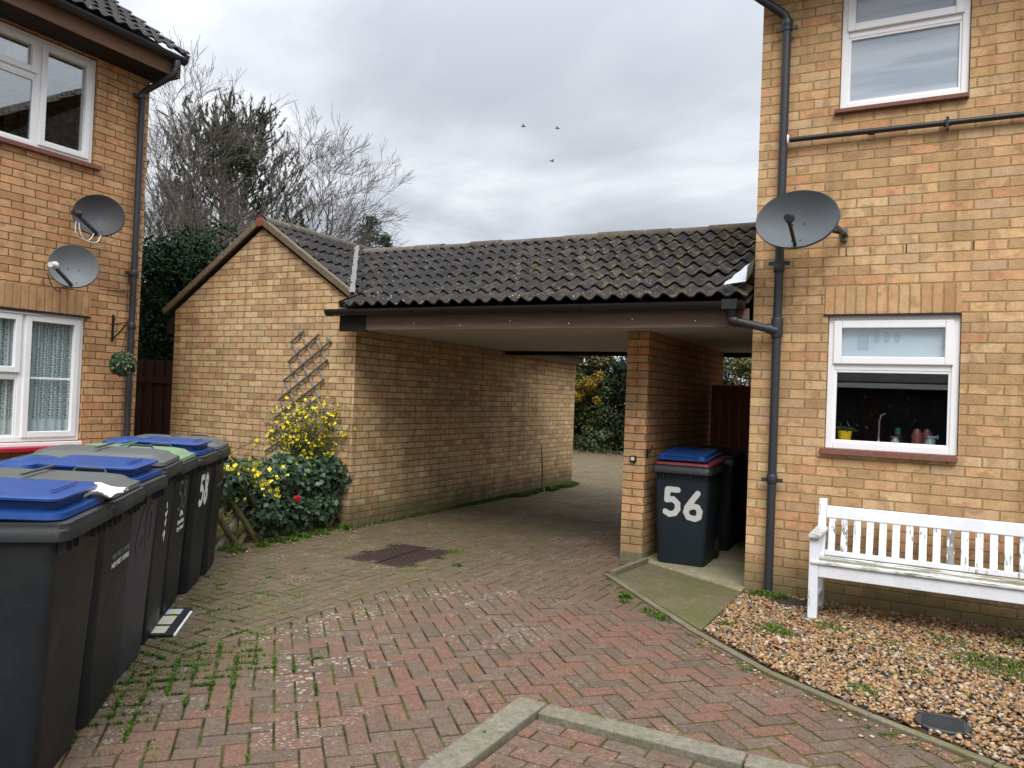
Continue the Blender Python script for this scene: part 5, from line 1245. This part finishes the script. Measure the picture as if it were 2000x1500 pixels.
sp = [(-1.12, 6.40, .12, 4, .04), (-1.0, 6.44, .09, 2, .035), (-1.18, 5.42, .07, 1.2, .02), (-.88, 5.50, .12, 2.4, .025), (-.80, 5.42, .08, 1.5, .02), (-.35, 5.55, .20, 4, .022), (-.15, 5.50, .20, 4, .022), (-.55, 5.75, .14, 2.5, .03), (.30, 5.55, .22, 4, .025), (.50, 5.45, .22, 5, .028), (.70, 5.55, .25, 5, .03), (-.02, 5.12, .10, 1.0, .018), (-.28, 4.60, .10, 1.4, .022), (-.70, 4.86, .07, .7, .018), (.2, 4.85, .06, .5, .02), (.15, 5.9, .15, 2, .025), (.55, 6.1, .2, 3, .03)]
tufts('valley_weeds', [(-5.50, 6.42, .07, 1.0, .05), (-5.42, 6.38, .05, .6, .04)], 'tuft of green weeds growing in the gutter end at the roof valley', zb=2.38)
tufts('weeds_gravel', sp, 'low green weeds growing through the pea gravel in front of the bench', n_per=170, zb=.014)
def litter():
    n = 900; x = rng.uniform(-5.9, -1.2, n); y = rng.uniform(1.5, 7, n); k = np.ones(n, bool)
    C = np.stack([x, y, np.full(n, .006)], 1); m = 260
    e = np.stack([rng.uniform(-5.75, -5.3, m), rng.uniform(4.9, 7.2, m), rng.uniform(.004, .02, m)], 1)
    far = np.stack([rng.uniform(-14, -2, 900), rng.uniform(20.0, 20.7, 900), rng.uniform(.0, .05, 900)], 1)
    sc = np.concatenate([np.full(n, .012), np.full(m, .03), np.full(900, .06)])
    V, F = leaves(np.concatenate([C, e, far]), sc, (0, 0, 1), .85, aspect=.7, fold=.12); np_mesh('leaf_litter', V, F, M_drygrass, props={'kind': 'stuff', 'label': 'scattered dry leaf bits on the paving', 'category': 'leaf litter'})
litter()

# ---------------------------------------------------------------- covers
MH = thing('manhole_cover', 'dark recessed rectangular manhole tray cover with paving grid in the driveway', 'manhole cover', (-4.29, 5.93, 0))
b = MB(); frame_bars(b, Matrix(((1, 0, 0, -4.29), (0, 0, 1, 5.93), (0, 1, 0, 0), (0, 0, 0, 1))), -.325, .325, -.425, .425, .014, -.03, .004); b.build('frame', plain('rusty_steel', (.06, .04, .035), .6, var=.4), MH)
mg = NT('manhole_fill'); P = mg.pos(); mg.set(mg.mix(mg.noise(P, 20, 5, .7), (.034, .017, .014), (.075, .040, .032)), .65, bump=mg.noise(P, 80, 4, .7), bd=.004, spec=.1)
b = MB()
for i in range(9):
    for j in range(12):
        x = -4.29-.305+i*.0685; y = 5.93-.405+j*.0685; b.box(x+.010, x+.056, y+.010, y+.056, -.02, .001+random.uniform(-.002, .001))
b.build('grid_plate', mg.m, MH, bevel=.006); MB().box(-4.60, -3.98, 5.52, 6.34, -.022, -.004).build('tray', M_black, MH); MB().beam((-4.25, 5.51, .002), (-4.31, 6.35, .002), .012, .006).build('seam', M_black, MH)
b = MB().lathe((.09, 4.34, .0), [(.0, -.01), (.118, -.01), (.122, .018), (.112, .024), (.105, .020), (.02, .022), (.0, .022)], 36)
for i in range(-4, 5): b.box(.09-.09, .09+.09, 4.34+i*.02-.003, 4.34+i*.02+.003, .0205, .0245)
b.build('round_drain_cover', plain('dark_plastic_cover', (.025, .028, .030), .6), smooth=True, props=P_('round dark plastic drain cover sunk in the gravel', 'drain cover'))
b = MB().lathe((-.90, 6.32, .0), [(.0, -.01), (.14, -.01), (.15, .014), (.135, .02), (.0, .02)], 36); b.build('gully_cover', plain('dark_gully', (.03, .022, .016), .7), smooth=True, props=P_('round dark gully cover against the wall at the bench end by the downpipe', 'drain cover'))
b = MB().beam((-4.5, 17.2, .004), (-3.9, 17.2, .004), .5, .012); b.build('road_drain', M_iron, props=P_('small dark drain grating in the far driveway beyond the passage', 'drain cover'))
# stick leaning at the far end of garage wall
b = MB().tube([(-5.42, 11.30, -.01), (-5.45, 11.31, .08), (-5.50, 11.38, .40), (-5.565, 11.45, .74)], [.035, .018, .014, .006], 8); b.build('dead_stick', M_bark_pine, smooth=True, props=P_('thin dead stem leaning against the far end of the garage wall', 'stick'))

# ---------------------------------------------------------------- things on the kitchen worktop
wt = wz0+.031
PT = thing('potted_plant', 'small plant in a yellow pot behind the kitchen window glass', 'potted plant', (-.60, 6.725, wt))
MB().lathe((-.60, 6.725, wt), [(.0, 0), (.042, 0), (.055, .10), (.057, .112), (.050, .112), (.047, .09), (.0, .09)], 24).build('pot', M_ceramic_y, PT, smooth=True)
C = np.array([(-.60, 6.725, wt+.125)])+rng.normal(0, 1, (70, 3))*np.array([.055, .03, .018]); V, F = leaves(C, .045, (0, 0, 1), .2, aspect=.3); np_mesh('leaves', V, F, M_jas, PT)
b = MB(); b.tube([(-.36, 6.85, wt), (-.36, 6.85, wt+.05)], [.022, .016], 12); b.tube([(-.36, 6.85, wt+.04), (-.36, 6.85, wt+.20), (-.345, 6.84, wt+.25), (-.31, 6.82, wt+.265)], .010, 10); b.build('tap', M_chrome, smooth=True, props=P_('chrome swan neck kitchen tap seen through the window', 'tap'))
BT = thing('soap_bottle', 'clear bottle with a red cap behind the kitchen window', 'bottle', (-.24, 6.80, wt)); MB().lathe((-.24, 6.80, wt), [(.0, 0), (.034, 0), (.036, .03), (.022, .065), (.014, .075), (0, .075)], 16).build('bottle', M_bottle, BT, smooth=True); MB().box(-.275, -.215, 6.79, 6.81, wt+.0755, wt+.085).build('cap', M_redcap, BT, bevel=.003)
BT = thing('green_capped_bottle', 'bottle with a dark green cap behind the red capped one', 'bottle', (-.225, 6.88, wt)); MB().lathe((-.225, 6.88, wt), [(.0, 0), (.028, 0), (.028, .09), (0, .10)], 16).build('bottle', M_roomwall, BT, smooth=True); MB().lathe((-.225, 6.88, wt+.101), [(.0, 0), (.024, 0), (.020, .05), (0, .052)], 16).build('cap', M_greenc, BT, smooth=True)
SB = thing('spray_bottle', 'clear trigger spray bottle behind the kitchen window', 'bottle', (.0, 6.78, wt)); MB().lathe((.0, 6.78, wt), [(.0, 0), (.04, 0), (.042, .04), (.026, .075), (.014, .085), (0, .085)], 16).build('bottle', M_bottle, SB, smooth=True)
b = MB(); b.box(-.02, .045, 6.772, 6.79, wt+.086, wt+.104); b.box(.045, .058, 6.770, 6.792, wt+.08, wt+.112); b.tube([(.02, 6.78, wt+.086), (.04, 6.78, wt+.06)], .005, 6); b.build('trigger', M_bottle, SB, bevel=.003)
for x, y in ((-.09, 6.85), (-.02, 6.87)):
    MB().lathe((x, y, wt), [(.0, 0), (.038, 0), (.042, .10), (.02, .15), (0, .155)], 16).build('pink_bottle', M_pinkb, smooth=True, props=P_('dull pink rounded bottle, %s of the pair behind the spray bottle' % ('left' if x < -.05 else 'right'), 'bottle'))
MB().lathe((-.10, 6.75, wt), [(.0, 0), (.022, .002), (.027, .018), (.018, .032), (0, .036)], 14).build('soap_ball', plain('cream_soap', (.6, .5, .35), .5), smooth=True, props=P_('small cream soap on the worktop edge', 'soap'))

# ---------------------------------------------------------------- trees
def grow(b, p, d, L, r, depth, tips, spread=.5, up=.12, nseg=4, kids=(2, 4), shrink=.68, curve=.10, minr=.004, sides=5):
    pts = [p.copy()]; rs = [r]; q = p.copy(); dd = d.copy(); fork = []
    for i in range(nseg):
        dd = (dd+Vector((random.gauss(0, curve), random.gauss(0, curve), random.gauss(0, curve)+up*.3))).normalized(); q = q+dd*L/nseg; pts.append(q.copy()); rs.append(max(minr, r*(1-.45*(i+1)/nseg))); fork.append((q.copy(), dd.copy(), rs[-1]))
    b.tube(pts, rs, max(3, sides), cap=False); tips.append(q.copy())
    if depth == 0: return
    n = random.randint(*kids)
    for k in range(n):
        fp, fd, fr = fork[min(len(fork)-1, random.randint(nseg//3, nseg-1))] if k else fork[-1]
        ax = fd.orthogonal().normalized(); ax.rotate(Matrix.Rotation(random.uniform(0, 6.28), 3, fd)); nd = (fd+ax*random.uniform(spread*.5, spread*1.3)+Vector((0, 0, up))).normalized()
        grow(b, fp, nd, L*shrink*random.uniform(.75, 1.15), max(minr, fr*.72), depth-1, tips, spread, up, nseg, kids, shrink, curve, minr, 4 if depth > 2 else 3)
def bare_tree(label, base, stems, L, r, depth, spread, up, minr=.007, kids=(3, 4), shrink=.72, mat=M_bark_twig, z0=0):
    T = thing('bare_tree', label, 'tree', base, 0, 'leafless trees behind the garage'); tips = []; bt = MB(); tw = MB()
    for (dx, dy, dz, l) in stems:
        p = Vector(base)+Vector((0, 0, z0)); d = Vector((dx, dy, dz)).normalized()
        pts = [p]; rs = [r]
        for i in range(5): d = (d+Vector((random.gauss(0, .05), random.gauss(0, .05), .03))).normalized(); p = p+d*l/5; pts.append(p.copy()); rs.append(r*(1-.12*(i+1)))
        bt.tube(pts, rs, 8)
        for k in range(4 if l > 0 else 0):
            f = pts[2+k if 2+k < 6 else 5]; ax = d.orthogonal().normalized(); ax.rotate(Matrix.Rotation(random.uniform(0, 6.28), 3, d)); nd = (d+ax*random.uniform(.2, .8)*(0 if k == 3 else 1)).normalized()
            grow(tw, f, nd, L, r*.55, depth, tips, spread, up, 4, kids, shrink, .10, minr)
    bt.build('trunk', M_bark, T, smooth=True); tw.build('twigs', mat, T, smooth='full'); return T
random.seed(21)
bare_tree('leafless tree left of the gable apex, arching over the pine', (-18.2, 13.2, 0), [(-.14, .1, 1, 4.6), (.30, .2, 1, 4.4)], 1.8, .08, 4, .40, .12, minr=.0042, kids=(2, 3), mat=M_twig_l)
random.seed(5)
bare_tree('spreading leafless tree right of the gable apex', (-16.2, 14.2, 0), [(.0, 0, 1, 4.6), (.42, .28, 1, 4.7), (-.14, -.1, 1, 4.7), (.2, .12, 1, 4.8)], 1.75, .085, 5, .55, .03, minr=.0042, kids=(3, 4))
random.seed(9)
def twiggy():
    T = thing('bare_saplings', 'thin bare sapling tops poking above the passage ridge', 'sapling', (-12, 19, 0)); b = MB(); tips = []
    for i in range(26):
        t = i/25+random.uniform(-.02, .02); x = -13.2+4.2*t; p = Vector((x, 18.3+t*1.2, 3.5)); b.tube([(p.x, p.y, 0), tuple(p)], [.03, .016], 5); grow(b, p, Vector((random.gauss(0, .15), 0, 1)).normalized(), random.uniform(.5, 1.1), .012, 2, tips, .35, .2, 4, (2, 3), .5, .06, .005)
    b.build('stem', M_bark_twig, T)
twiggy()
def pine():
    base = Vector((-23.8, 20.9, 0)); T = thing('pine_tree', 'tall dark scots pine with ragged layered needles behind the left house corner', 'tree', base); b = MB(); tips = []
    tr = [base+Vector((.25*math.sin(z*.5), .15*math.cos(z*.4), z)) for z in np.linspace(0, 10.7, 14)]; b.tube(tr, [.30-.26*i/13 for i in range(14)], 9); b.build('trunk', M_bark_pine, T, smooth=True)
    lb = MB(); C = []; D = []
    for i in range(80):
        z = 3.6+7.1*(i/79)**.9; a = i*2.4+random.uniform(-.4, .4); L = (4.7*(1-(z-3.4)/8.2)**.62+.5)*random.uniform(.65, 1.1); d = Vector((math.cos(a), math.sin(a), .22+.5*(z-3.6)/8)).normalized(); p = base+Vector((0, 0, z)); pts = [p.copy()]; n = 8
        for k in range(n):
            d = (d+Vector((random.gauss(0, .10), random.gauss(0, .10), .05))).normalized(); p = p+d*L/n; pts.append(p.copy())
            if k >= 2:
                for m in range(4):
                    q = p+Vector((random.gauss(0, .26), random.gauss(0, .26), random.gauss(.04, .12))); dr = (d*.4+Vector((random.gauss(0, .45), random.gauss(0, .45), .75))).normalized(); C.append(tuple(q)); D.append(tuple(dr))
        lb.tube(pts, [.05-.005*k for k in range(n+1)], 5)
    lb.build('branches', M_bark_pine, T)
    C = np.array(C); D = np.array(D); n = len(C); K = 62
    # needle brushes: thin blades around each shoot
    base_ = np.repeat(C, K, 0); ax = np.repeat(D, K, 0); t = rng.uniform(0, 1, n*K)[:, None]; d = rng.normal(size=(n*K, 3)); d -= ax*(d*ax).sum(1)[:, None]; d /= np.linalg.norm(d, axis=1)[:, None]
    st = base_+ax*t*.50; en = st+(d*.75+ax*.8)*rng.uniform(.08, .15, (n*K, 1)); sd = np.cross(d, ax); sd /= np.linalg.norm(sd, axis=1)[:, None]
    V = np.stack([st-sd*.015, st+sd*.015, en], 1).reshape(-1, 3); np_mesh('foliage', V, np.arange(n*K*3).reshape(-1, 3), M_pine, T)
pine()
def conif(label, name, base, H, R0, nC, size, mat, z0=.2, dens=1.0):
    T = thing(name, label, 'tree', base); b = MB().tube([(base[0], base[1], 0), (base[0]+.05, base[1], H*.5), (base[0], base[1], H*.97)], [.10*R0+.03, .06*R0+.02, .01], 7); b.build('trunk', M_bark_pine, T)
    C = []; D = []
    for i in range(nC):
        z = z0+(H-z0)*random.random()**.85; rr = R0*(1-(z-z0)/(H-z0))**.75+.04; a = random.uniform(0, 6.28); q = rr*(.45+.55*random.random()**.5); dr = Vector((math.cos(a), math.sin(a), -.15)); c = Vector((base[0]+q*math.cos(a), base[1]+q*math.sin(a), z-.12*q)); m = int(26*dens)
        for _ in range(m): C.append(tuple(c+dr*random.uniform(-.18, .18)*R0+Vector((random.gauss(0, .06), random.gauss(0, .06), random.gauss(0, .035))))); D.append((dr.x*.3, dr.y*.3, .9))
    V, F = leaves(np.array(C), size, np.array(D), .45, aspect=.45); np_mesh('foliage', V, F, mat, T); return T
conif('small bushy spruce top showing above the join of the two roofs', 'spruce_tree', (-15.0, 18.5, 0), 6.75, 1.0, 300, .075, M_fir, 3.0)
conif('slender spruce beside the bushier one above the roof valley', 'spruce_tree', (-14.25, 18.3, 0), 6.1, .55, 150, .07, M_fir, 3.0)
def bush(label, name, cat, base, lobes, n, size, mat, group=None, stem=True, bias=(0, -.3, .6), inner=None, core=True):
    T = thing(name, label, cat, base, 0, group); Cs = []; Ds = []
    tot = sum(l[3]*l[4]*l[5] for l in lobes)**1
    for l in lobes:
        m = int(n*(l[3]*l[4]*l[5])/tot)+30; p, d = ellip(l[:3], l[3:6], m, .62)
        # clump noise: drop leaves in pockets
        ph = np.sin(p[:, 0]*5.1+l[0])*np.sin(p[:, 1]*4.7)+np.sin(p[:, 2]*6.3+p[:, 0]*2); k = ph > -1.05; Cs.append(p[k]); Ds.append(d[k])
    C = np.concatenate(Cs); D = np.concatenate(Ds); k = C[:, 2] > .02; C, D = C[k], D[k]; V, F = leaves(C, size, D*.7+np.array(bias)*.5, .5, aspect=.65); np_mesh('foliage', V, F, mat, T)
    if stem:
        b = MB()
        for i in range(6):
            l = random.choice(lobes); b.tube([(base[0]+random.uniform(-.2, .2), base[1]+random.uniform(-.2, .2), 0), ((base[0]+l[0])/2, (base[1]+l[1])/2, l[2]*.5), l[:3]], [.05, .035, .015], 6)
        b.build('trunk', M_bark, T)
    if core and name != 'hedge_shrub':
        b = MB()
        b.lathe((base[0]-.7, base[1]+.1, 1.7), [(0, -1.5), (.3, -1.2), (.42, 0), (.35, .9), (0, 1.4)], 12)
        b.build('inner_core', M_hedge_dk, T)  # added solid core, dark inner shade in its colour, closes gaps between leaves
    return T
random.seed(3)
lob = []
for i in range(26): lob.append((-10.5+random.uniform(-1.2, .75), 8.1+random.uniform(-.5, .6), .6+3.0*random.random()**.9, .45, .45, .5))
lob += [(-9.25-.42*(q % 3), 8.0+.12*(q % 2), .5+.30*q, .36, .34, .36) for q in range(10)]
lob += [(-9.55, 8.2, 2.6, .40, .4, .45), (-9.5, 8.1, 1.6, .45, .4, .5), (-9.35, 8.1, .8, .5, .4, .6), (-10.1, 8.2, 3.45, .4, .4, .38)]
bush('very dark green leafy evergreen tree rising behind the brown fence', 'evergreen_tree', 'tree', (-10.3, 8.2, 0), lob, 42000, .058, M_conifer)
# hedge and small trees beyond the passage
for i, (x0, lab, mt, top) in enumerate([(-11.6, 'dark hedge shrub far left beyond the passage', M_hedge_dk, 2.3), (-9.2, 'green hedge shrub with dark hollow seen through the passage', M_hedge, 2.5), (-7.2, 'dense dark hedge shrub right of the hollow seen through the passage', M_hedge_dk, 2.6), (-5.0, 'hedge shrub seen over the alley gate', M_hedge, 2.7), (-2.6, 'hedge shrub at the far right beyond the passage', M_hedge_dk, 2.5)]):
    lob = []
    for _ in range(30): lob.append((x0+random.uniform(-1.2, 1.2), 21.4+random.uniform(-.3, .5), .25+random.random()*(top-.5), .6, .5, .5))
    bush(lab, 'hedge_shrub', 'shrub', (x0, 21.6, 0), lob, 30000 if -10 < x0 < -6 else 12000, .085, mt, 'hedge beyond the passage')
lob = [(-9.4+random.uniform(-1.0, 1.0), 20.9+random.uniform(-.3, .5), 2.2+random.random()*1.5, .5, .5, .4) for _ in range(11)]
bush('olive green small tree with thinning leaves above the far hedge', 'small_tree', 'tree', (-9.4, 21.2, 0), lob, 26000, .09, M_olive, core=False)
lob = [(-9.0+.75*math.sin(i*2.3), 20.45+.1*math.cos(i*3.1), 1.9+.55*math.cos(i*1.7)*math.sin(i*.9)+.1*math.sin(i), .20, .2, .15) for i in range(13)]
bush('golden autumn branch hanging low over the far hedge', 'autumn_shrub', 'shrub', (-8.9, 20.5, 0), lob, 1300, .085, M_autumn, core=False, stem=False)
lob = [(-6.6+random.uniform(-.6, .8), 20.6+random.uniform(-.2, .3), 2.35+random.random()*1.1, .45, .4, .35) for _ in range(9)]
bush('yellowing small tree beyond the pier top', 'small_tree', 'tree', (-6.5, 20.8, 0), lob, 3600, .10, M_autumn, core=False)
lob = [(-4.6+random.uniform(-1.3, 1.3), 21.2+random.uniform(-.2, .3), 2.0+random.random()*1.3, .5, .45, .4) for _ in range(14)]
bush('olive and gold tree seen over the alley gate', 'small_tree', 'tree', (-4.6, 21.2, 0), lob, 9000, .09, M_olive, core=False)

# ---------------------------------------------------------------- unseen block across the court, height and dark walls shaped for window reflections
OH = thing('garage_block', 'low dark garage block across the court, unseen, shaped for its reflection in the window glass', 'garage', (0, -12, 0))
b = MB(); wall(b, (9, -12), (-1, 0), 0, 2.3, 20); wall(b, (-11, -12), (0, -1), 0, 2.3, 7); wall(b, (9, -19), (0, 1), 0, 2.3, 7); wall(b, (-11, -19), (1, 0), 0, 2.3, 20)
b.face([(9, -12, 2.3), (9, -19, 2.3), (9, -15.5, 3.0)]); b.face([(-11, -12, 2.3), (-11, -19, 2.3), (-11, -15.5, 3.0)]); b.build('wall', M_fence, OH)
b = MB()
for sy, y in ((1, -11.7), (-1, -19.3)): P4 = [(9.2, y, 2.25), (-11.2, y, 2.25), (-11.2, -15.5, 3.0), (9.2, -15.5, 3.0)]; b.loft([P4, [(x, yy_, z+.10) for x, yy_, z in P4]])
b.build('roof', M_tile_dark, OH)
MB().box(-11.2, 9.2, -11.72, -11.66, 2.16, 2.30).build('fascia', M_upvc, OH)
for k, x in enumerate((-9, -6, -3, 0, 3, 6)): MB().box(x-1.1, x+1.1, -12.0, -11.95, .02, 2.0).build('garage_door', M_black, OH, bevel=.01)  # dark door panels added as detail for the window reflection

# birds
for i, (x, y, z, a) in enumerate([(-21.13, 39.46, 17.08, 0.5), (-19.39, 40.39, 17.04, 0.2), (-19.62, 40.3, 15.14, 0.9)]):
    b = MB(); b.tube([(-.25, 0, 0), (-.12, 0, .02), (.08, 0, .02), (.25, 0, 0)], [.01, .06, .06, .015], 7); b.face([(-.05, 0, .03), (.10, 0, .03), (.02, .30, .12), (-.06, .30, .12)]); b.face([(-.06, .30, .12), (.02, .30, .12), (-.10, .62, .05)]); b.face([(.10, 0, .03), (-.05, 0, .03), (-.06, -.30, .12), (.02, -.30, .12)]); b.face([(.02, -.30, .12), (-.06, -.30, .12), (-.10, -.62, .05)])
    o = b.build('bird', plain('bird_grey', (.10, .10, .11), .8) if i == 0 else bpy.data.materials['bird_grey'], props=P_(['bird gliding in the cloudy sky, leftmost of three', 'bird gliding in the cloudy sky, rightmost of the upper pair', 'lowest of the three birds in the cloudy sky'][i], 'bird', 'birds in the sky')); o.location = (x, y, z); o.rotation_euler = (0, .1, a); o.scale = (.6, .6, .6)
